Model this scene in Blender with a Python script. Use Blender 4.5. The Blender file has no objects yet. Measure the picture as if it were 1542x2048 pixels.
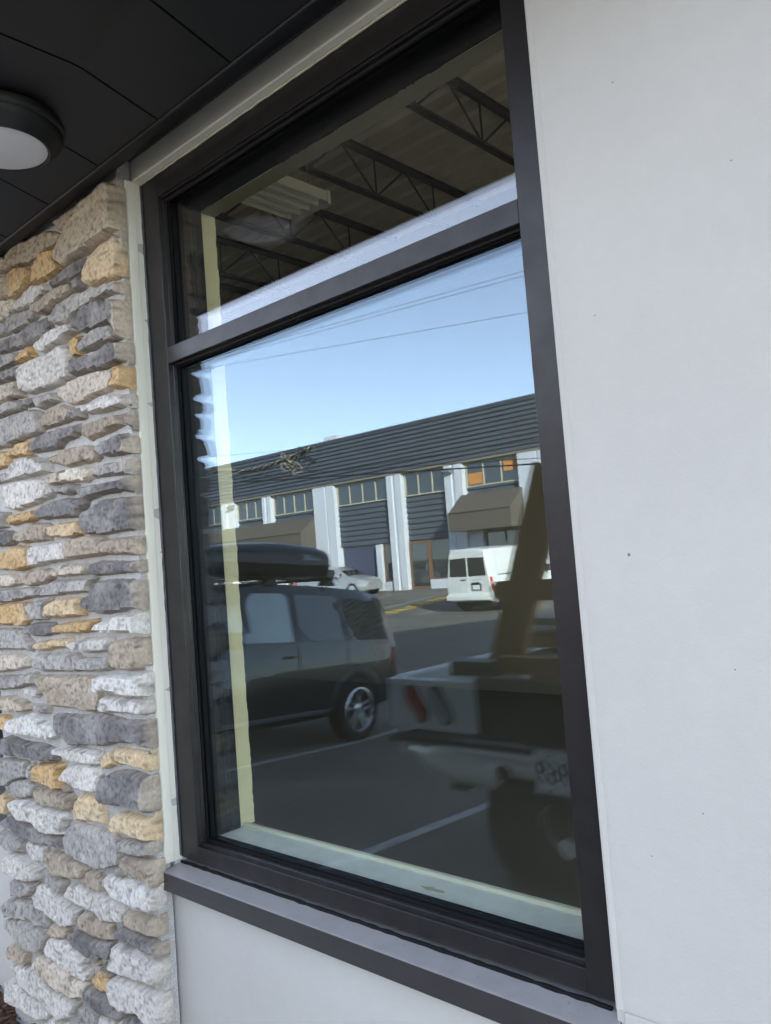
import bpy, bmesh, math, random
import numpy as np
from mathutils import Vector, Matrix, noise, geometry
R = math.radians
SC = bpy.context.scene

# ---------------------------------------------------------------- camera, sky, sun, exposure
cam_d = bpy.data.cameras.new('Camera'); cam = bpy.data.objects.new('Camera', cam_d); SC.collection.objects.link(cam)
cam_d.sensor_fit = 'VERTICAL'; cam_d.sensor_height = 36.0; cam_d.lens = 36.0 * 1617.06 / 2048.0
cam_d.clip_start = 0.02; cam_d.clip_end = 2000
YAW, PITCH, ROLL = 0.7409, 0.0604, -0.0774
fw = Vector((-math.sin(YAW) * math.cos(PITCH), math.cos(YAW) * math.cos(PITCH), math.sin(PITCH)))
r0 = Vector((math.cos(YAW), math.sin(YAW), 0)); u0 = r0.cross(fw)
rt = r0 * math.cos(ROLL) + u0 * math.sin(ROLL); up = -r0 * math.sin(ROLL) + u0 * math.cos(ROLL)
M = Matrix((rt, up, -fw)).transposed().to_4x4(); M.translation = Vector((0, -1.25, 1.80))
cam.matrix_world = M
SC.camera = cam
SUN = Vector((1.6, 1.0, 0.72)).normalized()
ELEV = math.asin(SUN.z); AZ = math.atan2(SUN.x, SUN.y)
W = bpy.data.worlds.new('World'); SC.world = W; W.use_nodes = True
nt = W.node_tree; bg = nt.nodes['Background']
sky = nt.nodes.new('ShaderNodeTexSky'); sky.sky_type = 'NISHITA'; sky.sun_disc = False
sky.sun_elevation = ELEV; sky.sun_rotation = AZ; sky.air_density = 0.85; sky.dust_density = 0.0; sky.ozone_density = 2.0; sky.altitude = 900
hs = nt.nodes.new('ShaderNodeHueSaturation'); hs.inputs['Saturation'].default_value = 0.47
nt.links.new(sky.outputs[0], hs.inputs['Color']); nt.links.new(hs.outputs[0], bg.inputs[0]); bg.inputs[1].default_value = 0.15
sd = bpy.data.lights.new('Sun', 'SUN'); sd.energy = 5.0; sd.angle = R(0.5); sd.color = (1.0, 0.86, 0.67)
so = bpy.data.objects.new('Sun', sd); SC.collection.objects.link(so); so.rotation_euler = SUN.to_track_quat('Z', 'Y').to_euler()
so.location = (10, 6, 20)
vs = SC.view_settings; vs.view_transform = 'Standard'; vs.look = 'None'; vs.exposure = 2.6; vs.gamma = 1.0; vs.use_curve_mapping = False
SC.render.engine = 'CYCLES'
cy = SC.cycles; cy.max_bounces = 14; cy.diffuse_bounces = 5; cy.glossy_bounces = 6; cy.transmission_bounces = 8; cy.transparent_max_bounces = 24
cy.use_denoising = True; cy.denoising_input_passes = 'RGB_ALBEDO_NORMAL'; cy.denoising_prefilter = 'ACCURATE'; cy.use_adaptive_sampling = False; cy.sample_clamp_indirect = 2.5; cy.caustics_reflective = False; cy.caustics_refractive = False

# ---------------------------------------------------------------- helpers
def tag(o, label=None, cat=None, group=None, kind=None):
    if label: o['label'] = label
    if cat: o['category'] = cat
    if group: o['group'] = group
    if kind: o['kind'] = kind
    return o

def thing(name, label, cat, loc=(0, 0, 0), rot=(0, 0, 0), group=None):
    o = bpy.data.objects.new(name, None); SC.collection.objects.link(o)
    o.location = loc; o.rotation_euler = rot; o.empty_display_size = 0.1
    return tag(o, label, cat, group)

def node(name, parent):
    o = bpy.data.objects.new(name, None); SC.collection.objects.link(o); o.parent = parent; return o

def obj(name, bm, mats, parent=None, smooth=None):
    me = bpy.data.meshes.new(name)
    bmesh.ops.recalc_face_normals(bm, faces=bm.faces)
    bm.to_mesh(me); bm.free()
    for m in (mats if isinstance(mats, (list, tuple)) else [mats]): me.materials.append(m)
    if smooth is not None:
        for p in me.polygons: p.use_smooth = True
        me.set_sharp_from_angle(angle=R(smooth))
    o = bpy.data.objects.new(name, me); SC.collection.objects.link(o)
    if parent: o.parent = parent
    return o

def BM(): return bmesh.new()

def box(bm, lo, hi, bev=0, mat=0, M=None, seg=1):
    x0, y0, z0 = lo; x1, y1, z1 = hi
    vs_ = [bm.verts.new(p) for p in ((x0, y0, z0), (x1, y0, z0), (x1, y1, z0), (x0, y1, z0), (x0, y0, z1), (x1, y0, z1), (x1, y1, z1), (x0, y1, z1))]
    fs = [bm.faces.new([vs_[i] for i in f]) for f in ((0, 3, 2, 1), (4, 5, 6, 7), (0, 1, 5, 4), (1, 2, 6, 5), (2, 3, 7, 6), (3, 0, 4, 7))]
    for f in fs: f.material_index = mat
    if bev:
        es = list({e for f in fs for e in f.edges})
        rr = bmesh.ops.bevel(bm, geom=es, offset=bev, segments=seg, profile=0.7, affect='EDGES')
        for f in rr['faces']: f.material_index = mat
        vs_ = list({v for f in fs if f.is_valid for v in f.verts} | {v for f in rr['faces'] for v in f.verts})
    if M is not None: bmesh.ops.transform(bm, matrix=M, verts=vs_)
    return vs_

def prism(bm, prof, a, b, axis='x', mat=0):
    """extrude a 2D profile along an axis; profile in the two other axes in order"""
    def P(u, v, t):
        return {'x': (t, u, v), 'y': (u, t, v), 'z': (u, v, t)}[axis]
    A = [bm.verts.new(P(u, v, a)) for u, v in prof]; B = [bm.verts.new(P(u, v, b)) for u, v in prof]
    n = len(prof); fs = []
    for i in range(n): fs.append(bm.faces.new((A[i], A[(i + 1) % n], B[(i + 1) % n], B[i])))
    fs.append(bm.faces.new(A[::-1])); fs.append(bm.faces.new(B))
    for f in fs: f.material_index = mat
    return A + B

def lathe(bm, prof, n=32, M=None, mat=0, closed=False):
    """profile (r, z) revolved round z"""
    rings = []
    for r, z in prof:
        if r < 1e-6: rings.append([bm.verts.new((0, 0, z))])
        else: rings.append([bm.verts.new((r * math.cos(2 * math.pi * i / n), r * math.sin(2 * math.pi * i / n), z)) for i in range(n)])
    pairs = list(zip(rings, rings[1:])) + ([(rings[-1], rings[0])] if closed else [])
    for a, b in pairs:
        for i in range(n):
            j = (i + 1) % n
            if len(a) == 1 and len(b) == 1: continue
            if len(a) == 1: f = bm.faces.new((a[0], b[j], b[i]))
            elif len(b) == 1: f = bm.faces.new((a[i], a[j], b[0]))
            else: f = bm.faces.new((a[i], a[j], b[j], b[i]))
            f.material_index = mat
    vs_ = [v for r in rings for v in r]
    if M is not None: bmesh.ops.transform(bm, matrix=M, verts=vs_)
    return vs_

def tube(bm, pts, r, n=8, mat=0, caps=True):
    pts = [Vector(p) for p in pts]; rings = []
    for i, p in enumerate(pts):
        d = (pts[min(i + 1, len(pts) - 1)] - pts[max(i - 1, 0)]).normalized()
        a = d.cross(Vector((0, 0, 1)) if abs(d.z) < 0.9 else Vector((1, 0, 0))).normalized(); b = d.cross(a)
        rr = r[i] if isinstance(r, (list, tuple)) else r
        rings.append([bm.verts.new(p + (a * math.cos(2 * math.pi * k / n) + b * math.sin(2 * math.pi * k / n)) * rr) for k in range(n)])
    for A, B in zip(rings, rings[1:]):
        for k in range(n): bm.faces.new((A[k], A[(k + 1) % n], B[(k + 1) % n], B[k])).material_index = mat
    if caps:
        bm.faces.new(rings[0][::-1]).material_index = mat; bm.faces.new(rings[-1]).material_index = mat

# ---------------------------------------------------------------- materials
def mat(name, col, rough=0.6, metal=0.0, spec=0.5, var=0.0, vscale=8.0, bump=0.0, bscale=60.0, coat=0.0, stretch=None, col2=None, attr=None, bdist=0.01):
    m = bpy.data.materials.new(name); m.use_nodes = True
    nt = m.node_tree; b = nt.nodes['Principled BSDF']; L = nt.links.new
    b.inputs['Base Color'].default_value = (*col, 1); b.inputs['Roughness'].default_value = rough
    b.inputs['Metallic'].default_value = metal; b.inputs['Specular IOR Level'].default_value = spec
    b.inputs['Coat Weight'].default_value = coat; b.inputs['Coat Roughness'].default_value = 0.03
    tc = nt.nodes.new('ShaderNodeTexCoord'); vec = tc.outputs['Object']
    if stretch:
        mp = nt.nodes.new('ShaderNodeMapping'); mp.inputs['Scale'].default_value = stretch; L(vec, mp.inputs['Vector']); vec = mp.outputs['Vector']
    if attr:
        at = nt.nodes.new('ShaderNodeAttribute'); at.attribute_name = attr; base = at.outputs['Color']
    else: base = None
    if var or col2:
        n = nt.nodes.new('ShaderNodeTexNoise'); n.inputs['Scale'].default_value = vscale; n.inputs['Detail'].default_value = 8; n.inputs['Roughness'].default_value = 0.65; L(vec, n.inputs['Vector'])
        rp = nt.nodes.new('ShaderNodeMapRange'); rp.inputs['From Min'].default_value = 0.3; rp.inputs['From Max'].default_value = 0.7; L(n.outputs['Fac'], rp.inputs['Value'])
        mx = nt.nodes.new('ShaderNodeMix'); mx.data_type = 'RGBA'; L(rp.outputs['Result'], mx.inputs[0])
        if base is not None:
            mx.blend_type = 'MULTIPLY'; L(base, mx.inputs[6]); mx.inputs[7].default_value = (1 - var, 1 - var, 1 - var, 1)
        else:
            c2 = col2 or tuple(c * (1 - var) for c in col); c1 = col if col2 else tuple(min(1, c * (1 + var * 0.6)) for c in col)
            mx.inputs[6].default_value = (*c1, 1); mx.inputs[7].default_value = (*c2, 1)
        L(mx.outputs[2], b.inputs['Base Color'])
        rr = nt.nodes.new('ShaderNodeMapRange'); rr.inputs['To Min'].default_value = max(0.02, rough - 0.08); rr.inputs['To Max'].default_value = min(1, rough + 0.1); L(n.outputs['Fac'], rr.inputs['Value']); L(rr.outputs['Result'], b.inputs['Roughness'])
    elif base is not None: L(base, b.inputs['Base Color'])
    if bump:
        n2 = nt.nodes.new('ShaderNodeTexNoise'); n2.inputs['Scale'].default_value = bscale; n2.inputs['Detail'].default_value = 6; n2.inputs['Roughness'].default_value = 0.7; L(vec, n2.inputs['Vector'])
        bp = nt.nodes.new('ShaderNodeBump'); bp.inputs['Strength'].default_value = bump; bp.inputs['Distance'].default_value = bdist; L(n2.outputs['Fac'], bp.inputs['Height']); L(bp.outputs['Normal'], b.inputs['Normal'])
    return m

def glass_mat(name, r0_=0.05, tint=(0.96, 0.975, 0.965), gcol=(1, 1, 1), fk=1.0):
    m = bpy.data.materials.new(name); m.use_nodes = True; nt = m.node_tree; L = nt.links.new
    for n in list(nt.nodes):
        if n.type == 'BSDF_PRINCIPLED': nt.nodes.remove(n)
    out = [n for n in nt.nodes if n.type == 'OUTPUT_MATERIAL'][0]
    tr = nt.nodes.new('ShaderNodeBsdfTransparent'); tr.inputs[0].default_value = (*tint, 1)
    gl = nt.nodes.new('ShaderNodeBsdfGlossy'); gl.inputs['Roughness'].default_value = 0.0; gl.inputs['Color'].default_value = (*gcol, 1)
    ge = nt.nodes.new('ShaderNodeNewGeometry'); dt = nt.nodes.new('ShaderNodeVectorMath'); dt.operation = 'DOT_PRODUCT'
    L(ge.outputs['Normal'], dt.inputs[0]); L(ge.outputs['Incoming'], dt.inputs[1])
    def mth(op, a, b=None):
        k = nt.nodes.new('ShaderNodeMath'); k.operation = op; k.use_clamp = False
        if hasattr(a, 'links'): L(a, k.inputs[0])
        else: k.inputs[0].default_value = a
        if b is not None:
            if hasattr(b, 'links'): L(b, k.inputs[1])
            else: k.inputs[1].default_value = b
        return k.outputs[0]
    c = mth('SUBTRACT', 1.0, mth('ABSOLUTE', dt.outputs['Value'])); f = mth('ADD', mth('MULTIPLY', mth('POWER', c, 5.0), (1 - r0_) * fk), r0_)
    mx = nt.nodes.new('ShaderNodeMixShader'); L(f, mx.inputs[0]); L(tr.outputs[0], mx.inputs[1]); L(gl.outputs[0], mx.inputs[2]); L(mx.outputs[0], out.inputs['Surface'])
    return m

def pale_top_mat(name, col, top_col, rough):  # base colour turns paler on upward faces, broken up by noise
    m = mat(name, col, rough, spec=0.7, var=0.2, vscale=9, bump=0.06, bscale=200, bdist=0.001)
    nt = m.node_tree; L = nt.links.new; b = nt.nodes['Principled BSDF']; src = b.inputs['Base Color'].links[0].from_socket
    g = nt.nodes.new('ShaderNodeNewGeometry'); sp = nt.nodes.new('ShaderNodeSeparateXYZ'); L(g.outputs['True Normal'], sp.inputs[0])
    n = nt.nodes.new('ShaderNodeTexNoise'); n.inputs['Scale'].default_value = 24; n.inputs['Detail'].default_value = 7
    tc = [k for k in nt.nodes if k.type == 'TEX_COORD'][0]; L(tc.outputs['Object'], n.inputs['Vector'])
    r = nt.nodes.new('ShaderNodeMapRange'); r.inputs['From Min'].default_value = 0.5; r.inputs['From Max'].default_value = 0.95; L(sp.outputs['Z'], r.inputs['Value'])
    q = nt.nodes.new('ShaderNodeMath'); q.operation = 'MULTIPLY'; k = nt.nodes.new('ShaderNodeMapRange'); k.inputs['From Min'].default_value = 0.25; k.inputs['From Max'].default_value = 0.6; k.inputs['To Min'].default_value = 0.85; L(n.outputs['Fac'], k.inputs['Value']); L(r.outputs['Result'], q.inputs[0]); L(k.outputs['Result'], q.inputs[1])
    mx = nt.nodes.new('ShaderNodeMix'); mx.data_type = 'RGBA'; L(q.outputs[0], mx.inputs[0]); L(src, mx.inputs[6]); mx.inputs[7].default_value = (*top_col, 1); L(mx.outputs[2], b.inputs['Base Color'])
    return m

MT = dict(
    liner=mat('black_inner_liner', (0.010, 0.010, 0.011), 0.8, spec=0.2),
    stucco=mat('painted_stucco', (0.50, 0.485, 0.46), 0.75, var=0.05, vscale=1.6, bump=0.45, bscale=160, bdist=0.002),
    trim=mat('painted_trim', (0.80, 0.78, 0.68), 0.6, var=0.05, vscale=6, bump=0.2, bscale=90, bdist=0.003),
    bronze=mat('dark_bronze_aluminium', (0.030, 0.0275, 0.0285), 0.33, metal=0.36, spec=0.4, var=0.3, vscale=14, bump=0.05, bscale=300, bdist=0.001),
    sillmetal=pale_top_mat('pale_top_sill_metal', (0.030, 0.027, 0.028), (0.36, 0.35, 0.355), 0.38),
    gasket=mat('black_gasket', (0.006, 0.006, 0.007), 0.8, spec=0.2),
    caulk=mat('grey_caulk', (0.07, 0.075, 0.085), 0.5, var=0.5, vscale=30),
    glass=glass_mat('window_glass', 0.052, gcol=(0.66, 0.82, 1.0), fk=0.28),
    glass_up=glass_mat('transom_glass', 0.055, gcol=(0.88, 0.89, 0.97), fk=0.65),
    mortar=mat('mortar', (0.50, 0.49, 0.475), 0.95, var=0.18, vscale=40, bump=0.7, bscale=160, bdist=0.004),
    stone=mat('veneer_stone', (0.5, 0.5, 0.5), 0.88, attr='Col', var=0.38, vscale=95, bump=1.0, bscale=110, bdist=0.006),
    soffit=mat('black_soffit_metal', (0.006, 0.0056, 0.006), 0.42, spec=0.4, var=0.2, vscale=3, bump=0.04, bscale=8, bdist=0.01),
    lampblk=mat('black_lamp_housing', (0.012, 0.012, 0.013), 0.45, bump=0.1, bscale=300, bdist=0.001),
    lens=mat('white_lamp_lens', (0.80, 0.81, 0.84), 0.35, var=0.05, vscale=10),
    lip=mat('pale_bead_edge', (0.72, 0.70, 0.56), 0.85),
    headwall=mat('shaded_drywall_head', (0.30, 0.28, 0.21), 0.85, var=0.06, vscale=9),  # drywall colour darkened to carry the shade of the head underside
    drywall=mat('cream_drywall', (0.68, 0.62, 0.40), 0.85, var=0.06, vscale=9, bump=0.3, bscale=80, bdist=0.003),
    stool=mat('white_sill_board', (0.90, 0.95, 0.95), 0.6, var=0.14, vscale=14, bump=0.3, bscale=60, bdist=0.003),
    intwall=mat('interior_wall_paint', (0.26, 0.245, 0.20), 0.9),
    floor=mat('concrete_floor', (0.20, 0.19, 0.17), 0.8),
    deck=mat('steel_deck', (0.74, 0.72, 0.64), 0.9, spec=0.1, var=0.15, vscale=5),
    joist=mat('joist_steel', (0.07, 0.07, 0.075), 0.6, var=0.2, vscale=10),
    fixture=mat('white_enamel', (0.72, 0.74, 0.70), 0.4),
    asphalt=mat('asphalt', (0.21, 0.19, 0.16), 0.88, col2=(0.10, 0.094, 0.082), vscale=0.9, bump=0.8, bscale=75, bdist=0.012),
    paintw=mat('road_paint_white', (0.62, 0.62, 0.60), 0.7, col2=(0.30, 0.30, 0.30), vscale=9, bump=0.4, bscale=120),
    painty=mat('road_paint_yellow', (0.72, 0.45, 0.06), 0.7, col2=(0.45, 0.30, 0.08), vscale=5),
    mulch=mat('bark_mulch', (0.24, 0.125, 0.085), 0.95, col2=(0.11, 0.06, 0.042), vscale=60, bump=1.0, bscale=120, bdist=0.02),
    concrete=mat('concrete_kerb', (0.64, 0.625, 0.59), 0.9, var=0.12, vscale=20, bump=0.4, bscale=140, bdist=0.004),
    # opposite building
    corrug=mat('slate_blue_corrugated_metal', (0.105, 0.12, 0.145), 0.45, metal=0.1, var=0.12, vscale=0.8),
    facade=mat('white_facade_paint', (0.66, 0.67, 0.72), 0.8, var=0.06, vscale=0.9),
    cream_frame=mat('cream_window_frame', (0.55, 0.50, 0.38), 0.5),
    brown_frame=mat('brown_door_frame', (0.20, 0.11, 0.07), 0.5),
    dkglass=mat('dark_building_glass', (0.035, 0.042, 0.045), 0.03, spec=1.0, coat=1.0),
    awn=mat('grey_awning_fabric', (0.115, 0.098, 0.078), 0.9, var=0.08, vscale=1.5),
    roll=mat('blue_roll_door', (0.10, 0.11, 0.17), 0.5, var=0.05),
    curtain=mat('orange_curtain', (0.62, 0.27, 0.08), 0.9, var=0.1, vscale=3),
    metal=mat('dull_grey_metal', (0.35, 0.35, 0.35), 0.45, metal=0.6),
    wire=mat('black_cable', (0.012, 0.012, 0.013), 0.6),
    wire2=mat('tan_cable', (0.42, 0.36, 0.28), 0.6),
    # vehicles
    black=mat('black_car_paint', (0.006, 0.006, 0.007), 0.18, spec=0.5, coat=1.0),
    blackp=mat('black_plastic', (0.022, 0.022, 0.023), 0.42, bump=0.06, bscale=300, bdist=0.001),
    boxp=mat('dark_grey_box_plastic', (0.022, 0.022, 0.026), 0.30, spec=0.6, bump=0.05, bscale=200, bdist=0.001),
    white=mat('white_van_paint', (0.80, 0.80, 0.78), 0.3, coat=0.6, var=0.02, vscale=2),
    silver=mat('silver_car_paint', (0.55, 0.56, 0.57), 0.28, metal=0.5, coat=0.8),
    red=mat('red_car_paint', (0.50, 0.02, 0.02), 0.25, coat=0.8),
    cwhite=mat('white_car_paint', (0.75, 0.75, 0.75), 0.25, coat=0.8),
    suvglass=mat('bright_car_glass', (0.30, 0.34, 0.32), 0.02, metal=0.75, coat=1.0),
    carglass=mat('car_window_glass', (0.020, 0.024, 0.024), 0.02, spec=1.0, coat=1.0),
    tyre=mat('tyre_rubber', (0.018, 0.018, 0.018), 0.8, bump=0.2, bscale=120, bdist=0.003),
    rim=mat('alloy_rim', (0.62, 0.62, 0.63), 0.25, metal=0.9),
    dark=mat('dark_underbody', (0.010, 0.010, 0.010), 0.9),
    redlens=mat('red_lamp_lens', (0.65, 0.03, 0.03), 0.15, coat=0.8),
    clearlens=mat('clear_lamp_lens', (0.42, 0.42, 0.40), 0.15, coat=0.8),
    trimsil=mat('silver_highlight_and_badge', (0.40, 0.42, 0.45), 0.35, metal=0.7),
    truckgrey=mat('faded_grey_truck_paint', (0.86, 0.87, 0.82), 0.45, var=0.14, vscale=12, bump=0.1),
    truckdark=mat('dark_tailgate_paint', (0.055, 0.050, 0.044), 0.5, var=0.3, vscale=10, bump=0.15),
    chrome=mat('scuffed_bumper_metal', (0.95, 0.89, 0.78), 0.34, metal=0.55, var=0.1, vscale=12),
    rust=mat('rusty_steel', (0.11, 0.055, 0.03), 0.85, var=0.4, vscale=30),
    plate=mat('number_plate', (0.85, 0.88, 0.88), 0.4),
    ink=mat('dark_blue_ink', (0.015, 0.018, 0.05), 0.5),
    dirt=mat('grey_dirt', (0.20, 0.20, 0.20), 0.9),
    wood=mat('weathered_timber', (0.62, 0.36, 0.16), 0.75, col2=(0.42, 0.24, 0.11), vscale=3, stretch=(8, 8, 0.7), bump=0.3, bscale=12),
    lumber=mat('grey_lumber', (0.50, 0.45, 0.40), 0.75, col2=(0.32, 0.26, 0.21), vscale=3, stretch=(0.7, 8, 8), bump=0.3, bscale=12),
)

def speckle(m, scale, lo, hi):
    nt = m.node_tree; L = nt.links.new; b = nt.nodes['Principled BSDF']; src = b.inputs['Base Color'].links[0].from_socket
    tc = [k for k in nt.nodes if k.type == 'TEX_COORD'][0]; n = nt.nodes.new('ShaderNodeTexNoise'); n.inputs['Scale'].default_value = scale; n.inputs['Detail'].default_value = 3; n.inputs['Roughness'].default_value = 0.8; L(tc.outputs['Object'], n.inputs['Vector'])
    r = nt.nodes.new('ShaderNodeMapRange'); r.inputs['From Min'].default_value = 0.35; r.inputs['From Max'].default_value = 0.65; r.inputs['To Min'].default_value = lo; r.inputs['To Max'].default_value = hi; L(n.outputs['Fac'], r.inputs['Value'])
    mx = nt.nodes.new('ShaderNodeMix'); mx.data_type = 'RGBA'; mx.blend_type = 'MULTIPLY'; mx.inputs[0].default_value = 1.0; L(src, mx.inputs[6]); L(r.outputs['Result'], mx.inputs[7]); L(mx.outputs[2], b.inputs['Base Color'])
speckle(MT['asphalt'], 16.0, 0.55, 1.5)
speckle(MT['mortar'], 260.0, 0.7, 1.25)
speckle(MT['stucco'], 30.0, 0.985, 1.012)
# ---------------------------------------------------------------- ground
GY = [-400, -60, -28, -20, -15, -8, -5.1, 0, 6, 400]; GZ = [0.6, 0.5, 0.35, 0.0, -0.06, -0.24, -0.18, 0.24, 0.30, 0.3]
def gz(y): return float(np.interp(y, GY, GZ))
bm = BM(); rows = []
ys = sorted(set(GY) | set(np.arange(-30, 0.01, 0.5).tolist()))
xs = [-400, -120, -60, -40, -30, -20, -10, -5, 0, 5, 10, 40, 400]
for y in ys: rows.append([bm.verts.new((x, y, gz(y) if y > -100 else 0.5)) for x in xs])
for a, b in zip(rows, rows[1:]):
    for i in range(len(xs) - 1): bm.faces.new((a[i], a[i + 1], b[i + 1], b[i]))
tag(obj('parking_lot', bm, MT['asphalt']), 'dark rough asphalt car park and street in front of the building', 'asphalt', kind='structure')

def marking(name, quad, m, lift=0.004, n=24):
    """flat painted strip draped on the ground: quad = 4 (x, y)"""
    bm = BM(); a, b, c, d = [Vector(q) for q in quad]; prev = None
    for i in range(n + 1):
        t = i / n; p = a.lerp(b, t); q = d.lerp(c, t)
        cur = [bm.verts.new((p.x, p.y, gz(p.y) + lift)), bm.verts.new((q.x, q.y, gz(q.y) + lift))]
        if prev: bm.faces.new((prev[0], prev[1], cur[1], cur[0]))
        prev = cur
    return tag(obj(name, bm, m), kind='structure')

def strip(a, b, w):
    a, b = Vector(a), Vector(b); d = (b - a).normalized(); n = Vector((-d.y, d.x)) * w / 2
    return [a + n, b + n, b - n, a - n]

# ---------------------------------------------------------------- road markings
marking('stall_line', strip((-6.22, -1.7), (-6.72, -7.4), 0.10), MT['paintw'])
marking('stall_line', strip((-3.50, -1.5), (-4.00, -7.4), 0.10), MT['paintw'])
marking('stall_line', strip((-20.75, -20.3), (-21.45, -25.7), 0.12), MT['paintw'])
marking('stall_line', strip((-17.1, -18.6), (-17.75, -20.5), 0.12), MT['paintw'])
marking('stall_line', strip((-24.3, -23.9), (-24.85, -26.2), 0.12), MT['paintw'])
marking('stall_line', strip((-27.5, -26.15), (-14.0, -25.1), 0.12), MT['paintw'])
for k in range(9):
    t0 = k / 9; a = Vector((-19.0, -18.4)).lerp(Vector((-20.6, -26.0)), t0); b = Vector((-19.0, -18.4)).lerp(Vector((-20.6, -26.0)), t0 + 0.085)
    s0 = 0.10 if k % 2 else -0.06
    marking('speed_strip_block', [a + Vector((-0.38 + s0, 0)), b + Vector((-0.38 - s0, 0)), b + Vector((0.38 - s0, 0)), a + Vector((0.38 + s0, 0))], MT['painty'], n=6)

def put(name, bm, m, parent=None, org=None, smooth=None):
    if org is not None: bmesh.ops.translate(bm, vec=-Vector(org), verts=bm.verts)
    return obj(name, bm, m, parent, smooth)

# ---------------------------------------------------------------- our wall
SH = [0.0, -2.31, 2.60, 4.90]  # last two offsets: added unseen windows that let daylight into the room
OPEN = [(-2.003 + s, -0.697 + s, 1.000, 2.940) for s in SH]
XB = sorted({-12.0, 7.7, 16.0} | {o[0] for o in OPEN} | {o[1] for o in OPEN}); ZB = [-0.6, 1.0, 2.94, 10.0]
def filled(i, k):
    if i < 0 or k < 0 or i >= len(XB) - 1 or k >= len(ZB) - 1: return False
    cx, cz = (XB[i] + XB[i + 1]) / 2, (ZB[k] + ZB[k + 1]) / 2
    return not any(o[0] < cx < o[1] and o[2] < cz < o[3] for o in OPEN)
bm = BM(); Y0, Y1 = -0.02, 0.20; cache = {}
def zt(i, k):   # parapet rises like a gable towards the right end
    if k == len(ZB) - 1: return 10.0 + max(0, XB[i] - 7.7) * 0.35
    return ZB[k]
def vv(i, k, y):
    key = (i, k, y)
    if key not in cache: cache[key] = bm.verts.new((XB[i], y, zt(i, k)))
    return cache[key]
for i in range(len(XB) - 1):
    for k in range(len(ZB) - 1):
        if not filled(i, k): continue
        for y in (Y0, Y1): bm.faces.new([vv(i, k, y), vv(i + 1, k, y), vv(i + 1, k + 1, y), vv(i, k + 1, y)])
        if not filled(i - 1, k): bm.faces.new([vv(i, k, Y0), vv(i, k + 1, Y0), vv(i, k + 1, Y1), vv(i, k, Y1)])
        if not filled(i + 1, k): bm.faces.new([vv(i + 1, k, Y0), vv(i + 1, k + 1, Y0), vv(i + 1, k + 1, Y1), vv(i + 1, k, Y1)])
        if not filled(i, k - 1): bm.faces.new([vv(i, k, Y0), vv(i + 1, k, Y0), vv(i + 1, k, Y1), vv(i, k, Y1)])
        if not filled(i, k + 1): bm.faces.new([vv(i, k + 1, Y0), vv(i + 1, k + 1, Y0), vv(i + 1, k + 1, Y1), vv(i, k + 1, Y1)])
wall = tag(obj('stucco_wall', bm, MT['stucco']), 'smooth pale grey stucco wall around the dark framed window', 'wall')
bm = BM()
box(bm, (-2.058, -0.024, -0.6), (-0.684, -0.0195, 0.985)); box(bm, (-0.682, -0.025, -0.6), (12, -0.0195, 1.038), bev=0.002)
box(bm, (-4.40, -0.024, -0.6), (-3.01, -0.0195, 0.985))
obj('lower_panel', bm, MT['stucco'], wall)
# bead of the stucco edge right of the window
bm = BM(); prism(bm, [(-0.6965, -0.0195), (-0.6965, -0.0225), (-0.692, -0.0245), (-0.686, -0.0215), (-0.684, -0.0195)], 1.04, 3.0, 'z'); obj('edge_bead', bm, MT['stucco'], wall, 40)

def rough_board(x0, x1, z0, z1, name, seed, yf=-0.0245):
    """painted casing board with a slightly uneven caulked edge"""
    bm = BM(); vert = (z1 - z0) > (x1 - x0); n = int(max(z1 - z0, x1 - x0) / 0.02); prev = None
    for i in range(n + 1):
        t = i / n; j = noise.noise(Vector((t * 30, seed, 0))) * 0.0018; j2 = noise.noise(Vector((t * 55, seed + 5, 0))) * 0.0022
        if vert:
            z = z0 + (z1 - z0) * t; pr = [(x0 + j, -0.0195, z), (x0 + j, yf, z), (x1 - 0.004, yf - 0.0005, z), (x1 + j2 * 0.4, yf + 0.002, z), (x1 + j2 * 0.5, -0.021, z), (x1 - 0.0012 + j2 * 0.4, -0.0195, z), (x1 - 0.001 + j2, 0.004, z)]
        else:
            x = x0 + (x1 - x0) * t; pr = [(x, -0.0195, z1), (x, -0.0245, z1), (x, -0.0250, z0 + 0.004), (x, -0.0225, z0 + j2 * 0.4), (x, 0.004, z0 + j2)]
        cur = [bm.verts.new(p) for p in pr]
        if prev:
            for a in range(len(cur) - 1): bm.faces.new((prev[a], prev[a + 1], cur[a + 1], cur[a]))
        prev = cur
    return obj(name, bm, MT['trim'], wall, 30)
rough_board(-2.056, -2.0015, 1.030, 2.9385, 'casing_board', 1, -0.048)
rough_board(-2.056, -0.690, 2.9385, 3.0, 'casing_board', 2)
bm = BM()   # ragged caulk lines over the head and down the jamb
tube(bm, [(-2.0 + 1.3 * i / 60, -0.0025 + 0.001 * noise.noise(Vector((i * .7, 0, 3))), 2.9345 + 0.0025 * noise.noise(Vector((i * .9, 1, 1)))) for i in range(61)], [0.003 + 0.0016 * noise.noise(Vector((i * 1.3, 4, 2))) for i in range(61)], 6)
obj('caulk_bead', bm, mat('cream_caulk', (0.62, 0.58, 0.45), 0.6), wall, 60)
bm = BM()
tube(bm, [(-1.9985 + 0.0015 * noise.noise(Vector((i * .9, 1, 7))), -0.002, 1.04 + 1.89 * i / 80) for i in range(81)], [0.0035 + 0.0018 * noise.noise(Vector((i * 1.3, 4, 9))) for i in range(81)], 6)
obj('caulk_bead', bm, MT['caulk'], wall, 60)

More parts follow.
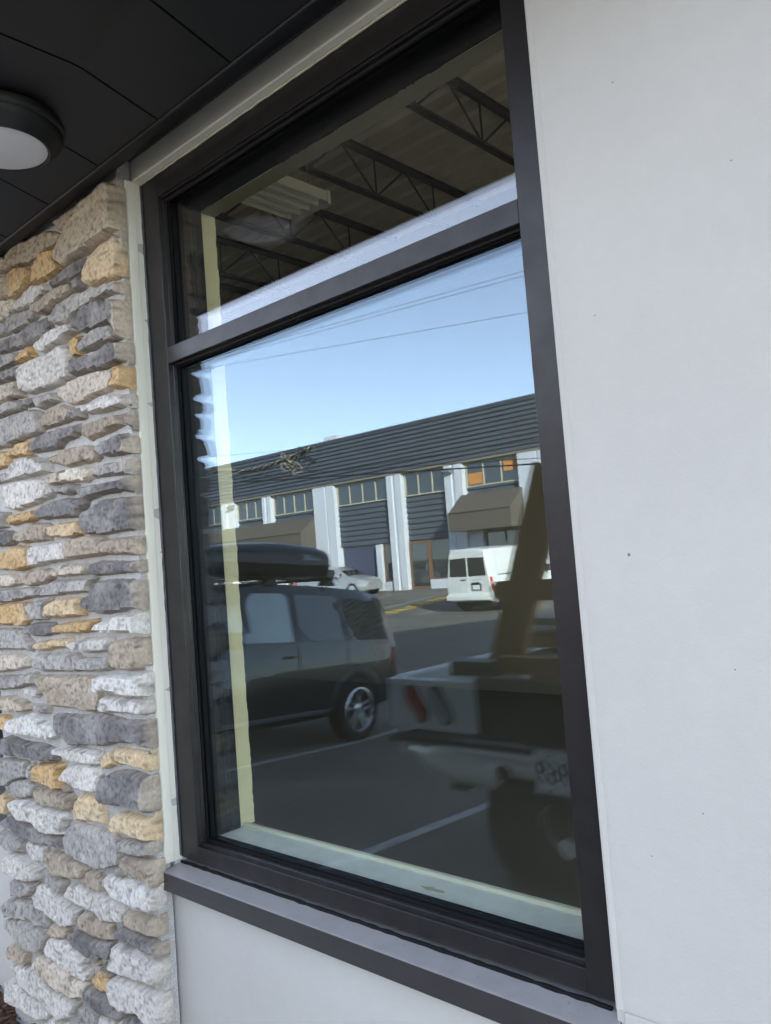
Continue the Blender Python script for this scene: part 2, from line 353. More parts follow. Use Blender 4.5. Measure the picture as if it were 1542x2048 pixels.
# ---------------------------------------------------------------- the storefront window (thing > rails, panes, sill)
ORG = (-1.35, 0.0, 1.0)
def make_window(label):
    T = thing('storefront_window', label, 'window', ORG, group='dark framed storefront windows')
    xl, xr, zb, zh = -1.9187, -0.7604, 1.0815, 2.8713; xlo, xro, zbo, zho = -2.000, -0.707, 1.035, 2.935
    b = 0.0012
    def st(bm_, lo, hi): box(bm_, lo, hi, bev=b)
    bm = BM(); st(bm, (xlo, 0, zbo), (xl, 0.143, zho)); st(bm, (xl - 0.002, 0.016, zb), (xl + 0.002, 0.028, 2.3928)); st(bm, (xl - 0.002, 0.016, 2.4385), (xl + 0.002, 0.028, zh)); put('jamb', bm, MT['bronze'], T, ORG)
    bm = BM(); st(bm, (xr, 0, zbo), (xro, 0.143, zho)); put('jamb', bm, MT['bronze'], T, ORG)
    bm = BM(); st(bm, (xl, 0.0005, zh), (xr, 0.1425, zho)); st(bm, (xl, 0.008, zh - 0.004), (xr, 0.016, zh + 0.002)); st(bm, (xl, 0.020, zh - 0.010), (xr, 0.029, zh + 0.002)); put('head_rail', bm, MT['bronze'], T, ORG)
    bm = BM(); st(bm, (xl, 0.0005, 2.3928), (xr, 0.1425, 2.4385)); st(bm, (xl, 0.018, 2.3875), (xr, 0.029, 2.394)); put('mullion', bm, MT['bronze'], T, ORG)
    bm = BM(); st(bm, (xl, 0.0005, zbo), (xr, 0.1425, 1.0755)); st(bm, (xl, 0.012, 1.074), (xr, 0.0285, 1.0835)); put('bottom_rail', bm, MT['bronze'], T, ORG)
    bm = BM()
    for (z0, z1) in ((zb, 2.3928), (2.4385, zh)):
        for y0, y1 in ((0.0290, 0.0340), (0.0580, 0.0635)):
            box(bm, (xl, y0, z0), (xl + 0.006, y1, z1)); box(bm, (xr - 0.006, y0, z0), (xr, y1, z1)); box(bm, (xl + 0.006, y0, z0), (xr - 0.006, y1, z0 + 0.008)); box(bm, (xl + 0.006, y0, z1 - 0.008), (xr - 0.006, y1, z1))
        box(bm, (xl, 0.0400, z0), (xr, 0.0520, z0 + 0.007)); box(bm, (xl, 0.0400, z1 - 0.007), (xr, 0.0520, z1)); box(bm, (xl, 0.0400, z0 + .007), (xl + 0.007, 0.0520, z1 - .007)); box(bm, (xr - 0.007, 0.0400, z0 + .007), (xr, 0.0520, z1 - .007))
    put('gasket', bm, MT['gasket'], T, ORG)
    for (z0, z1, m, lab) in ((zb, 2.3928, 'glass', 'tall lower pane'), (2.4385, zh, 'glass_up', 'short upper pane')):
        bm = BM(); box(bm, (xl, 0.0340, z0), (xr, 0.0400, z1)); box(bm, (xl, 0.0520, z0), (xr, 0.0580, z1)); tag(put('pane', bm, MT[m], T, ORG), lab)
    bm = BM(); box(bm, (xl, 0.0640, 1.09), (xl + 0.0025, 0.1432, zh - 0.003)); box(bm, (xr - 0.0025, 0.0640, 1.09), (xr, 0.1432, zh - 0.003)); box(bm, (xl + 0.0025, 0.0640, zh - 0.0028), (xr - 0.0025, 0.1432, zh - 0.0003)); put('inner_liner', bm, MT['liner'], T, ORG)
    # outside sill flashing: sloping top, front face, kicked-out drip
    bm = BM()
    prof = [(-0.002, 1.0225), (-0.055, 1.0140), (-0.0585, 1.0115), (-0.0585, 0.9835), (-0.0615, 0.9665), (-0.0600, 0.9660), (-0.0545, 0.9820), (-0.018, 0.9820), (-0.018, 1.0), (0.05, 1.0), (0.05, 1.0225)]
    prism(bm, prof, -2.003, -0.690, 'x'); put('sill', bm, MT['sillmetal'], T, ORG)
    bm = BM()
    n = 60; tube(bm, [(-1.995 + 1.28 * i / n, -0.003 + 0.002 * noise.noise(Vector((i * .8, 2, 2))), 1.0245 + 0.002 * noise.noise(Vector((i * .7, 9, 1)))) for i in range(n + 1)], [0.0045 + 0.0025 * noise.noise(Vector((i * 1.1, 3, 8))) for i in range(n + 1)], 6)
    put('sealant', bm, MT['gasket'], T, ORG, 60)
    bm = BM(); box(bm, (xl, 0.0650, 1.0760), (xr, 0.157, 1.0850), bev=0.0015)
    for k in range(1): pass
    put('inner_sill', bm, MT['stool'], T, ORG)
    bm = BM(); box(bm, (xl - .02, 0.157, 1.0), (xr + .02, 0.171, 1.0935), bev=0.002)
    put('inner_sill_lip', bm, MT['lip'], T, ORG)
    # plastered return with a ragged edge, left, right and head
    bm = BM(); prev = None; n = 150
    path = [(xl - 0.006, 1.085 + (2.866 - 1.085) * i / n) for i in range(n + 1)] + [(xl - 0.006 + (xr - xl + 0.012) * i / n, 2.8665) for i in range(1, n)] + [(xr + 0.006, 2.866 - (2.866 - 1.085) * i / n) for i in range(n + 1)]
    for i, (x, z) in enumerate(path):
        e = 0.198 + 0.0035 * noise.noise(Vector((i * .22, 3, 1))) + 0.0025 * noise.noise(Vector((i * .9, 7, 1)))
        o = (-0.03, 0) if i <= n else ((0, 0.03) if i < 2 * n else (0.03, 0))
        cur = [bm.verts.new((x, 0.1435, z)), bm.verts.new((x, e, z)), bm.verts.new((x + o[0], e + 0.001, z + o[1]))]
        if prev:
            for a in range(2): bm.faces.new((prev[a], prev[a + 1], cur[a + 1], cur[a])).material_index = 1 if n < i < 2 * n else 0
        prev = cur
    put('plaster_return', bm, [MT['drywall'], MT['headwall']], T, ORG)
    return T
def copy_tree(o, parent=None):
    c = o.copy(); SC.collection.objects.link(c); c.parent = parent
    for ch in list(o.children): copy_tree(ch, c)
    return c
win = make_window('dark bronze window with a transom reflecting the car park, between stone column and grey wall')
for k, s in enumerate(SH[1:]):
    w2 = copy_tree(win); w2.location.x += s
    w2['label'] = ['dark window just beyond the far side of the stone column', 'added unseen dark window right of the reflecting one, letting daylight in', 'added unseen dark window farthest right, letting daylight in'][k]

# small chips and dirt specks on the sill board inside and on the outer flashing
rnd = random.Random(5)
bm = BM()
for k in range(26):
    x = rnd.uniform(-1.9, -0.72); y = rnd.uniform(-0.05, -0.01); r = rnd.uniform(0.0004, 0.0010); z = 1.0225 + (y + 0.002) * 0.16
    vs_ = box(bm, (x - r, y - r, z - 0.0005), (x + r * 1.4, y + r, z + 0.0009))
put('dirt_specks', bm, mat('pale_dirt', (0.25, 0.24, 0.25), 0.9), win, ORG)
bm = BM(); prism(bm, [(-1.185 + 0.030 * math.cos(a) + 0.006 * math.cos(3 * a), 0.100 + 0.008 * math.sin(a) + .002 * math.sin(4 * a)) for a in np.linspace(0, 6.283, 22)[:-1]], 1.0851, 1.0858, 'z')
put('paint_chip', bm, mat('bare_plaster', (0.52, 0.46, 0.33), 0.9), win, ORG)

for k, (px, pz) in enumerate(((-.60, 1.78), (-.38, 2.35), (-.55, 2.55), (-.30, 1.92), (-.62, 2.18), (-.45, 1.60), (-.25, 2.62), (-.20, 2.30), (-.52, 1.38), (-.34, 1.48), (-.61, 1.30))):
    bm = BM(); lathe(bm, [(0, .0012), (.0016, .0009), (.0024, 0)], 9, Matrix.Translation((px, -0.0199, pz)) @ Matrix.Rotation(R(90), 4, 'X') @ Matrix.Scale(1.2 if k % 3 == 0 else .6, 4)); obj('stucco_pit', bm, MT['dirt'], wall)
# ---------------------------------------------------------------- soffit and lamp
SZ = 3.0; TZ = 2.936
sf = thing('soffit', 'black metal panel soffit over the window and stone column', 'soffit', (-1.5, -0.4, SZ))
so_ = (-1.5, -0.4, SZ)
bm = BM(); xj = [-1.385 - 0.302 * k for k in range(19)] + [-1.385 + 0.302 * k for k in range(1, 22)]; xj.sort()
for a, b in zip(xj, xj[1:]): prism(bm, [(-0.1375, TZ + .009), (-0.33, SZ - .003), (-0.36, SZ), (-0.832, SZ), (-0.832, SZ + .02), (-0.1375, SZ + .02)], a + 0.003, b - 0.003, 'x')
put('soffit_panel', bm, MT['soffit'], sf, so_, 30)
bm = BM(); box(bm, (-6.9, -0.832, SZ + 0.021), (4.9, -0.02, SZ + 0.30)); put('canopy_core', bm, MT['dark'], sf, so_)
bm = BM(); prism(bm, [(-0.1365, SZ + 0.02), (-0.1365, TZ + .006), (-0.135, TZ + .003), (-0.130, TZ + .0015), (-0.112, TZ), (-0.0985, TZ), (-0.0985, SZ + .012), (-0.0205, SZ + .012), (-0.0205, SZ + 0.02)], -6.9, 4.9, 'x'); put('wall_trim', bm, MT['soffit'], sf, so_)
bm = BM(); box(bm, (-6.95, -0.848, SZ - 0.012), (4.95, -0.833, SZ + 0.32), bev=0.002); put('fascia', bm, MT['soffit'], sf, so_)
LC = (-2.033, -0.379, SZ)
lt = thing('ceiling_light', 'round black ceiling light with white lens under the black soffit', 'light', LC)
bm = BM(); lathe(bm, [(0.0, 0.0), (0.156, 0.0), (0.160, -0.004), (0.160, -0.022), (0.156, -0.027), (0.151, -0.029), (0.1495, -0.036), (0.144, -0.044), (0.134, -0.050), (0.121, -0.068), (0.116, -0.0715), (0.112, -0.070), (0.1105, -0.063), (0.0, -0.060)], 96); obj('housing', bm, MT['lampblk'], lt, 40)
bm = BM(); lathe(bm, [(0.1104, -0.064), (0.1095, -0.0685), (0.092, -0.0755), (0.055, -0.0805), (0.0, -0.0825)], 96); obj('lens', bm, MT['lens'], lt, 50)

# ---------------------------------------------------------------- stone column
COLZ = '''T -2185,2921 -2085,2928 -2050,2940 -1961,2909 -1963,2799 -1970,2785 -2045,2785 -2124,2783 -2208,2775 -2308,2772 -2356,2804 -2356,2832 -2304,2858 -2256,2893 -2205,2902
B -2328,2930 -2239,2932 -2188,2922 -2211,2904 -2256,2893 -2303,2866 -2329,2894 -2365,2925
T -2652,2951 -2534,2935 -2429,2928 -2333,2889 -2317,2862 -2349,2860 -2450,2862 -2493,2854 -2543,2853 -2616,2869 -2700,2872 -2722,2892 -2701,2933
T -2837,2959 -2709,2929 -2722,2892 -2770,2890 -2842,2912
O -2677,2868 -2616,2864 -2538,2839 -2529,2820 -2550,2800 -2544,2785 -2673,2770 -2695,2783 -2681,2802 -2706,2853
O -2470,2869 -2358,2840 -2361,2812 -2327,2773 -2373,2769 -2427,2770 -2541,2784 -2546,2799 -2524,2821 -2527,2842 -2480,2849
D -2321,2766 -2227,2766 -2173,2761 -2181,2743 -2202,2720 -2263,2721 -2378,2727 -2417,2739 -2424,2758
P -2030,2769 -1960,2734 -1948,2700 -1953,2655 -1969,2652 -2060,2654 -2172,2670 -2199,2690 -2196,2718 -2163,2752 -2097,2774
D -2067,2784 -1970,2783 -1942,2750 -1941,2734 -2009,2763
D -2261,2711 -2208,2716 -2207,2689 -2198,2678 -2249,2678
B -2446,2716 -2378,2724 -2264,2712 -2249,2678 -2332,2674 -2397,2677 -2425,2666 -2480,2668 -2534,2689 -2527,2713
L -2530,2778 -2422,2751 -2418,2726 -2467,2718 -2538,2713 -2693,2732 -2699,2747 -2643,2768
T -2843,2905 -2705,2860 -2694,2789 -2853,2817
C -2854,2814 -2688,2779 -2674,2764 -2703,2745 -2717,2725 -2789,2727 -2862,2746
G -2384,2676 -2256,2674 -2173,2659 -2060,2649 -1976,2637 -1942,2614 -1940,2589 -2021,2609 -2075,2616 -2143,2620 -2178,2619 -2251,2610 -2301,2605 -2391,2611 -2443,2630 -2440,2648
G -2713,2731 -2539,2706 -2517,2679 -2569,2667 -2640,2664 -2712,2666 -2737,2696
G -2863,2740 -2743,2712 -2723,2667 -2869,2686
D -2275,2587 -2196,2611 -2121,2610 -1945,2583 -1928,2556 -1937,2475 -2017,2479 -2028,2501 -2047,2528 -2130,2532 -2216,2541 -2253,2564
D -2780,2664 -2641,2650 -2566,2663 -2443,2653 -2421,2611 -2481,2597 -2610,2596 -2786,2615 -2875,2635 -2870,2673
L -2443,2597 -2341,2594 -2280,2586 -2260,2559 -2307,2556 -2359,2551 -2487,2544 -2520,2559 -2552,2582
O -2665,2579 -2581,2589 -2569,2567 -2540,2544 -2675,2555
G -2876,2629 -2672,2591 -2678,2561 -2809,2560 -2883,2568
W -2662,2536 -2572,2542 -2440,2534 -2347,2542 -2312,2507 -2310,2431 -2360,2424 -2466,2424 -2592,2434 -2653,2452 -2667,2494
O -2324,2545 -2258,2544 -2219,2526 -2252,2501 -2253,2484 -2301,2487 -2307,2514
G -2248,2500 -2211,2528 -2130,2532 -2031,2520 -2028,2499 -2020,2477 -2135,2482 -2232,2486
D -2296,2482 -2137,2463 -2092,2469 -2052,2476 -1944,2460 -1945,2404 -2032,2414 -2115,2413 -2212,2425 -2305,2431
O -2049,2409 -1951,2392 -1951,2330 -1999,2335 -2067,2344 -2076,2356 -2055,2377
C -2404,2414 -2285,2420 -2200,2419 -2061,2401 -2059,2375 -2080,2357 -2095,2343 -2173,2347 -2269,2340 -2331,2348 -2379,2373 -2410,2388
D -2884,2561 -2669,2541 -2669,2503 -2888,2524
C -2768,2495 -2676,2495 -2660,2457 -2640,2436 -2780,2447
C -2890,2510 -2784,2495 -2790,2449 -2896,2452
D -2660,2427 -2552,2419 -2552,2392 -2633,2395 -2667,2411
G -2545,2415 -2421,2406 -2393,2373 -2479,2374 -2528,2371 -2550,2392
G -2898,2442 -2735,2439 -2671,2425 -2650,2393 -2902,2402
L -2240,2323 -2176,2322 -2096,2333 -1950,2315 -1944,2278 -2000,2283 -2101,2288 -2168,2292 -2230,2303
B -2516,2355 -2394,2360 -2328,2339 -2324,2320 -2343,2303 -2400,2301 -2515,2304 -2525,2319
G -2317,2334 -2259,2325 -2247,2295 -2287,2293 -2327,2301
G -2903,2398 -2749,2391 -2598,2383 -2529,2362 -2526,2316 -2524,2292 -2615,2296 -2682,2297 -2792,2288 -2915,2300
B -2257,2277 -2159,2276 -2049,2269 -2032,2235 -2164,2226 -2223,2221 -2267,2242
D -2031,2266 -2001,2268 -1952,2255 -1946,2217 -1986,2221 -2016,2235
D -2537,2288 -2428,2289 -2289,2283 -2274,2254 -2317,2245 -2388,2242 -2415,2226 -2593,2239 -2608,2263
D -2166,2199 -2082,2209 -2023,2210 -1944,2192 -1943,2152 -2035,2153 -2132,2159 -2163,2180
O -2762,2279 -2683,2289 -2610,2281 -2607,2255 -2631,2235 -2704,2244 -2780,2247
O -2915,2292 -2793,2273 -2778,2221 -2923,2227
B -2524,2214 -2411,2209 -2395,2222 -2254,2212 -2175,2189 -2172,2163 -2195,2155 -2290,2160 -2352,2158 -2440,2181 -2493,2192
L -2783,2218 -2720,2232 -2608,2232 -2494,2194 -2484,2163 -2566,2164 -2697,2168 -2774,2171 -2787,2186
G -2208,2134 -2174,2143 -2064,2136 -1965,2138 -1946,2125 -1950,2091 -2041,2098 -2122,2103 -2211,2109
C -2390,2149 -2303,2155 -2221,2142 -2217,2113 -2260,2103 -2394,2116
C -2485,2144 -2443,2159 -2405,2157 -2408,2119 -2468,2117 -2489,2129
G -2926,2207 -2794,2202 -2784,2172 -2929,2176
W -2846,2162 -2736,2162 -2588,2155 -2500,2129 -2465,2096 -2492,2083 -2642,2070 -2748,2066 -2839,2084
G -2461,2109 -2370,2110 -2316,2101 -2314,2081 -2362,2075 -2443,2087
D -2303,2090 -2238,2091 -2146,2086 -2048,2085 -1996,2086 -1951,2082 -1945,2041 -2047,2051 -2184,2055 -2260,2047 -2304,2076
D -2578,2044 -2508,2065 -2414,2070 -2326,2061 -2262,2042 -2268,2030 -2303,2021 -2319,2003 -2460,2013 -2548,2017 -2576,2032
O -2812,2041 -2780,2054 -2711,2054 -2594,2055 -2583,2027 -2619,2018 -2715,2020 -2792,2018
D -2299,2011 -2227,2027 -2162,2040 -2075,2036 -1962,2029 -1949,2009 -1961,1945 -1992,1939 -2085,1942 -2168,1939 -2276,1949 -2297,1976
B -2739,1991 -2641,2012 -2542,2006 -2504,1994 -2516,1947 -2605,1950 -2708,1951 -2758,1967
P -2495,1987 -2462,1996 -2309,1994 -2300,1971 -2291,1950 -2377,1945 -2453,1954 -2495,1957
G -2940,2081 -2819,2065 -2839,2030 -2824,2016 -2948,2019
D -2948,2016 -2826,2005 -2766,1990 -2761,1964 -2800,1951 -2955,1958
O -2882,1928 -2761,1947 -2664,1937 -2644,1870 -2748,1862 -2888,1873 -2964,1883 -2959,1927
W -2641,1936 -2509,1939 -2379,1938 -2382,1909 -2393,1880 -2475,1877 -2628,1872 -2644,1908
B -2365,1928 -2327,1943 -2197,1939 -2164,1925 -2035,1923 -1949,1922 -1948,1883 -2010,1869 -2147,1880 -2262,1879 -2370,1879 -2399,1905
D -2250,1861 -2205,1865 -2042,1854 -1947,1854 -1936,1822 -2072,1824 -2210,1822 -2255,1824 -2265,1841
C -2497,1855 -2424,1866 -2264,1861 -2256,1847 -2280,1831 -2390,1830 -2493,1832
B -2749,1845 -2684,1857 -2550,1861 -2506,1853 -2505,1829 -2550,1814 -2670,1808 -2742,1817
C -2966,1860 -2786,1851 -2763,1835 -2756,1816 -2843,1810 -2972,1814
G -2574,1800 -2528,1809 -2500,1820 -2329,1817 -2249,1821 -2228,1815 -2256,1793 -2262,1777 -2334,1776 -2417,1775 -2483,1771 -2587,1772
G -2973,1805 -2740,1803 -2603,1801 -2594,1772 -2674,1770 -2791,1762 -2903,1760 -2978,1762
O -2979,1753 -2818,1755 -2695,1757 -2688,1698 -2719,1681 -2765,1677 -2815,1686 -2858,1680 -2987,1686
G -2679,1750 -2608,1761 -2525,1765 -2545,1744 -2564,1699 -2654,1696 -2680,1708
P -2529,1749 -2471,1760 -2335,1762 -2322,1737 -2320,1724 -2291,1710 -2383,1704 -2486,1704 -2548,1703 -2538,1727
D -2719,1676 -2664,1687 -2524,1688 -2505,1672 -2507,1652 -2565,1646 -2640,1645 -2707,1649
O -2493,1678 -2462,1686 -2302,1694 -2244,1697 -2242,1689 -2266,1672 -2272,1659 -2347,1655 -2495,1656
G -2965,1668 -2807,1670 -2733,1663 -2716,1640 -2676,1624 -2691,1593 -2759,1600 -2922,1596 -2974,1595
P -2671,1603 -2646,1627 -2528,1636 -2405,1639 -2405,1613 -2525,1606 -2573,1599 -2657,1597
D -2238,1804 -2153,1809 -2036,1804 -1961,1799 -1940,1770 -1949,1734 -1955,1718 -2029,1727 -2109,1715 -2204,1710 -2266,1717 -2316,1735 -2308,1761 -2259,1771
W -2259,1666 -2228,1688 -2161,1690 -2121,1704 -2057,1707 -1966,1709 -1938,1699 -1940,1656 -1982,1655 -2052,1659 -2143,1657 -2227,1658
L -2397,1628 -2347,1639 -2228,1643 -2157,1644 -2153,1622 -2171,1606 -2257,1599 -2316,1598 -2382,1605 -2401,1613
R -2122,1638 -2054,1644 -1949,1642 -1937,1617 -1940,1568 -2023,1556 -2075,1551 -2138,1555 -2163,1575 -2156,1617
C -2981,1574 -2794,1584 -2707,1569 -2709,1545 -2800,1529 -2988,1515
G -2698,1554 -2658,1583 -2520,1592 -2391,1595 -2354,1581 -2224,1584 -2168,1591 -2171,1561 -2163,1551 -2222,1546 -2421,1538 -2623,1531 -2692,1542
G -2989,1502 -2802,1512 -2733,1521 -2661,1527 -2665,1490 -2737,1483 -2808,1467 -2995,1454
R -2649,1518 -2520,1522 -2415,1527 -2260,1527 -2258,1500 -2238,1471 -2257,1444 -2272,1427 -2341,1422 -2427,1428 -2542,1423 -2574,1439 -2599,1462 -2645,1491
W -2250,1531 -2167,1538 -2076,1537 -1945,1545 -1942,1510 -1944,1492 -2005,1486 -2108,1485 -2150,1489 -2250,1484
L -2767,1469 -2729,1480 -2637,1475 -2639,1457 -2662,1444 -2726,1446 -2761,1453
L -2247,1450 -2221,1476 -2083,1476 -1943,1474 -1946,1444 -2011,1434 -2072,1435 -2168,1430 -2250,1427
T -2989,1428 -2849,1442 -2773,1430 -2703,1412 -2718,1402 -2777,1392 -2993,1390
G -2696,1422 -2573,1429 -2583,1399 -2679,1392
W -2884,1358 -2825,1371 -2717,1392 -2641,1369 -2566,1369 -2517,1332 -2584,1317 -2697,1319 -2832,1317 -2888,1321
D -2545,1401 -2429,1406 -2342,1409 -2305,1420 -2235,1422 -2116,1412 -1978,1420 -1935,1418 -1938,1353 -1991,1345 -2070,1353 -2177,1344 -2246,1328 -2328,1323 -2445,1312 -2475,1330 -2514,1332 -2544,1359
O -3006,1364 -2895,1371 -2892,1320 -2918,1317 -3011,1322
D -2945,1289 -2896,1301 -2780,1292 -2647,1298 -2596,1291 -2546,1289 -2529,1273 -2540,1254 -2675,1239 -2746,1241 -2797,1241 -2856,1237 -2951,1237 -2989,1240
W -2543,1298 -2440,1308 -2261,1312 -2252,1299 -2260,1277 -2334,1271 -2445,1271 -2527,1277
P -2174,1331 -2073,1333 -1983,1333 -1935,1337 -1932,1307 -1978,1287 -2013,1283 -2114,1289 -2172,1284
P -2254,1301 -2185,1327 -2177,1283 -2242,1262
G -2992,1214 -2893,1225 -2771,1228 -2763,1218 -2772,1176 -2853,1159 -2922,1128 -3003,1120
G -2761,1217 -2704,1233 -2716,1178 -2753,1176
O -2703,1221 -2671,1233 -2500,1252 -2530,1212 -2527,1203 -2510,1175 -2549,1167 -2614,1172 -2694,1172 -2714,1178
W -2527,1211 -2486,1239 -2427,1256 -2271,1264 -2269,1236 -2285,1190 -2373,1181 -2423,1181 -2445,1189 -2522,1194
G -2896,1138 -2853,1158 -2749,1173 -2686,1165 -2721,1135 -2740,1116 -2843,1098 -2923,1113
T -2504,1185 -2437,1178 -2463,1169 -2499,1170
D -2276,1194 -2260,1234 -2203,1260 -2125,1275 -2053,1273 -1946,1270 -1953,1182 -2015,1173 -2089,1177 -2169,1171 -2252,1164 -2278,1177
B -2725,1118 -2691,1159 -2628,1167 -2463,1165 -2441,1151 -2456,1118 -2501,1108 -2540,1111 -2635,1103 -2726,1106
P -2432,1144 -2399,1170 -2339,1171 -2270,1167 -2259,1125 -2255,1105 -2311,1101 -2425,1090 -2442,1113
W -2876,1089 -2774,1104 -2639,1098 -2498,1105 -2481,1081 -2507,1064 -2520,1032 -2601,1019 -2669,1019 -2710,1036 -2816,1031 -2841,1051 -2874,1070
P -2213,1110 -2192,1145 -2117,1159 -2026,1154 -1933,1172 -1940,1114 -1979,1103 -2032,1100 -2098,1102 -2161,1096 -2210,1089
G -2515,1025 -2492,1061 -2433,1085 -2348,1084 -2233,1087 -2176,1073 -2170,1036 -2183,1005 -2245,982 -2303,966 -2361,970 -2434,971 -2501,984
P -3010,1066 -2949,1109 -2904,1090 -2923,1031 -3014,1030
D -2978,1007 -2903,1033 -2822,1029 -2727,1025 -2680,1014 -2607,1015 -2527,1022 -2522,983 -2580,982 -2631,982 -2717,971 -2794,974 -2874,980 -2956,984 -3007,985
G -2173,1075 -2038,1096 -1946,1104 -1944,1081 -2013,1058 -2078,1048 -2160,1049
B -2162,1034 -2058,1046 -1938,1048 -1940,1027 -1967,996 -2007,980 -2065,983 -2136,993 -2169,1010
T -2651,944 -2615,967 -2523,970 -2460,965 -2376,958 -2404,925 -2441,912 -2585,891 -2621,917
G -2969,966 -2874,977 -2802,967 -2806,932 -2864,919 -2942,907 -2976,915
L -2793,967 -2717,970 -2645,972 -2653,950 -2666,916 -2741,911 -2788,925
W -2975,864 -2938,898 -2819,918 -2756,907 -2694,894 -2698,864 -2756,841 -2849,830 -2954,831
G -2686,892 -2650,907 -2586,884 -2527,890 -2537,863 -2564,841 -2629,849 -2682,871
B -2413,917 -2380,950 -2306,955 -2280,941 -2300,905 -2352,899 -2422,901
G -2210,991 -2178,1002 -2176,977 -2192,965 -2210,967
W -2291,943 -2258,963 -2186,964 -2101,973 -2012,972 -1954,983 -1964,933 -2014,913 -2094,903 -2172,902 -2236,903 -2257,918 -2289,924
L -2768,790 -2733,834 -2663,855 -2597,838 -2508,822 -2446,819 -2463,773 -2541,749 -2593,751 -2661,756 -2743,762
W -2537,855 -2500,886 -2435,899 -2375,892 -2283,900 -2227,894 -2175,887 -2180,847 -2245,831 -2307,822 -2335,832 -2430,832 -2492,836 -2536,838
B -2445,803 -2412,824 -2336,828 -2309,818 -2252,823 -2247,782 -2279,771 -2354,763 -2436,771 -2454,781
R -2167,880 -2090,888 -1953,902 -1949,869 -1992,851 -2050,844 -2126,841 -2182,838
T -2647,710 -2606,747 -2517,745 -2533,715 -2613,698
D -2521,732 -2464,755 -2357,753 -2248,775 -2257,741 -2276,712 -2326,710 -2398,693 -2493,705
D -2245,808 -2201,827 -2138,832 -2027,836 -1958,830 -1965,809 -1998,797 -2081,796 -2141,801 -2226,787
L -2680,656 -2639,697 -2532,711 -2447,699 -2388,692 -2425,660 -2392,657 -2402,624 -2431,616 -2505,615 -2575,622 -2674,625
L -2247,744 -2228,778 -2195,786 -2143,781 -2043,779 -1953,786 -1957,754 -2021,721 -2100,711 -2194,702 -2274,696
C -2777,582 -2747,608 -2648,625 -2570,616 -2493,612 -2403,618 -2425,573 -2500,546 -2578,542 -2698,543 -2767,560
O -2384,640 -2342,670 -2275,668 -2270,622 -2336,616 -2375,620
T -2313,698 -2255,698 -2265,672 -2317,678
T -2391,677 -2361,696 -2328,700 -2341,683 -2388,668
L -2260,673 -2233,690 -2152,700 -2066,701 -1976,701 -1950,687 -1962,654 -2003,626 -2077,608 -2110,623 -2189,603 -2246,610 -2259,640
D -2412,601 -2377,620 -2325,615 -2259,610 -2206,603 -2198,580 -2264,564 -2331,562 -2404,573
G -3056,714 -2964,742 -2785,773 -2660,757 -2648,718 -2723,703 -2802,703 -2972,678 -2990,700 -3058,693
G -2985,669 -2856,700 -2683,704 -2688,660 -2725,618 -2823,600 -2919,624 -2983,647
B -2982,576 -2933,600 -2816,596 -2848,551 -2977,536
L -2997,509 -2894,537 -2768,557 -2694,530 -2555,538 -2482,539 -2501,494 -2597,450 -2677,453 -2749,468 -2865,456 -2926,483
L -3015,454 -2938,475 -2851,451 -2762,459 -2679,444 -2699,417 -2785,390 -2892,390 -3004,387
G -2464,532 -2404,563 -2358,541 -2362,511 -2485,478
L -2677,434 -2628,453 -2568,444 -2619,404 -2700,385
D -2178,597 -2121,617 -2081,612 -2090,585 -2177,561
L -2354,542 -2294,554 -2209,565 -2244,533 -2346,506
G -2912,818 -2781,838 -2737,838 -2770,800 -2825,775 -2919,761
L -3021,972 -3002,975 -2972,966 -2979,915 -3028,906'''
col = thing('stone_column', 'column of grey, cream and tan ledge stone left of the window', 'column', (-2.53, -0.02, 0.3))
co = (-2.53, -0.02, 0.3)
bm = BM(); n = 60; nz = 160; g = []
for k in range(nz + 1):
    z = 0.2 + (3.0 - 0.2) * k / nz; row = []
    for i in range(n + 1):
        x = -2.985 + (-2.008 + 2.985) * i / n
        y = -0.066 - 0.008 * (0.5 + noise.noise(Vector((x * 25, z * 25, 2))) * 0.8)
        if i == n: x += 0.002 * noise.noise(Vector((z * 30, 1, 1)))
        row.append(bm.verts.new((x, y, z)))
    g.append(row)
for k in range(nz):
    for i in range(n): bm.faces.new((g[k][i], g[k][i + 1], g[k + 1][i + 1], g[k + 1][i]))
for k in range(nz):   # side return of the mortar bed
    for q, yb in ((0, -0.0195), (n, -0.030)):
        a, b = g[k][q], g[k + 1][q]; c = bm.verts.new((a.co.x, yb, a.co.z)); d = bm.verts.new((b.co.x, yb, b.co.z)); bm.faces.new((a, b, d, c))
put('mortar_bed', bm, MT['mortar'], col, co, 60)
PAL = dict(D=(.185, .172, .178), G=(.40, .38, .37), L=(.72, .69, .665), W=(.88, .84, .79), C=(.82, .73, .62), O=(.70, .46, .22), P=(.78, .59, .37), T=(.62, .535, .42), B=(.45, .375, .30), R=(.50, .415, .32))
ALT = dict(D=(.46, .44, .43), G=(.64, .61, .575), L=(.84, .80, .77), W=(.68, .635, .60), C=(.56, .47, .38), O=(.78, .59, .36), P=(.82, .68, .48), T=(.44, .36, .27), B=(.60, .51, .41), R=(.66, .57, .46))
CREAM = np.array((.80, .69, .56))
sv = []; sf_ = []; scol = []
srnd = random.Random(11)
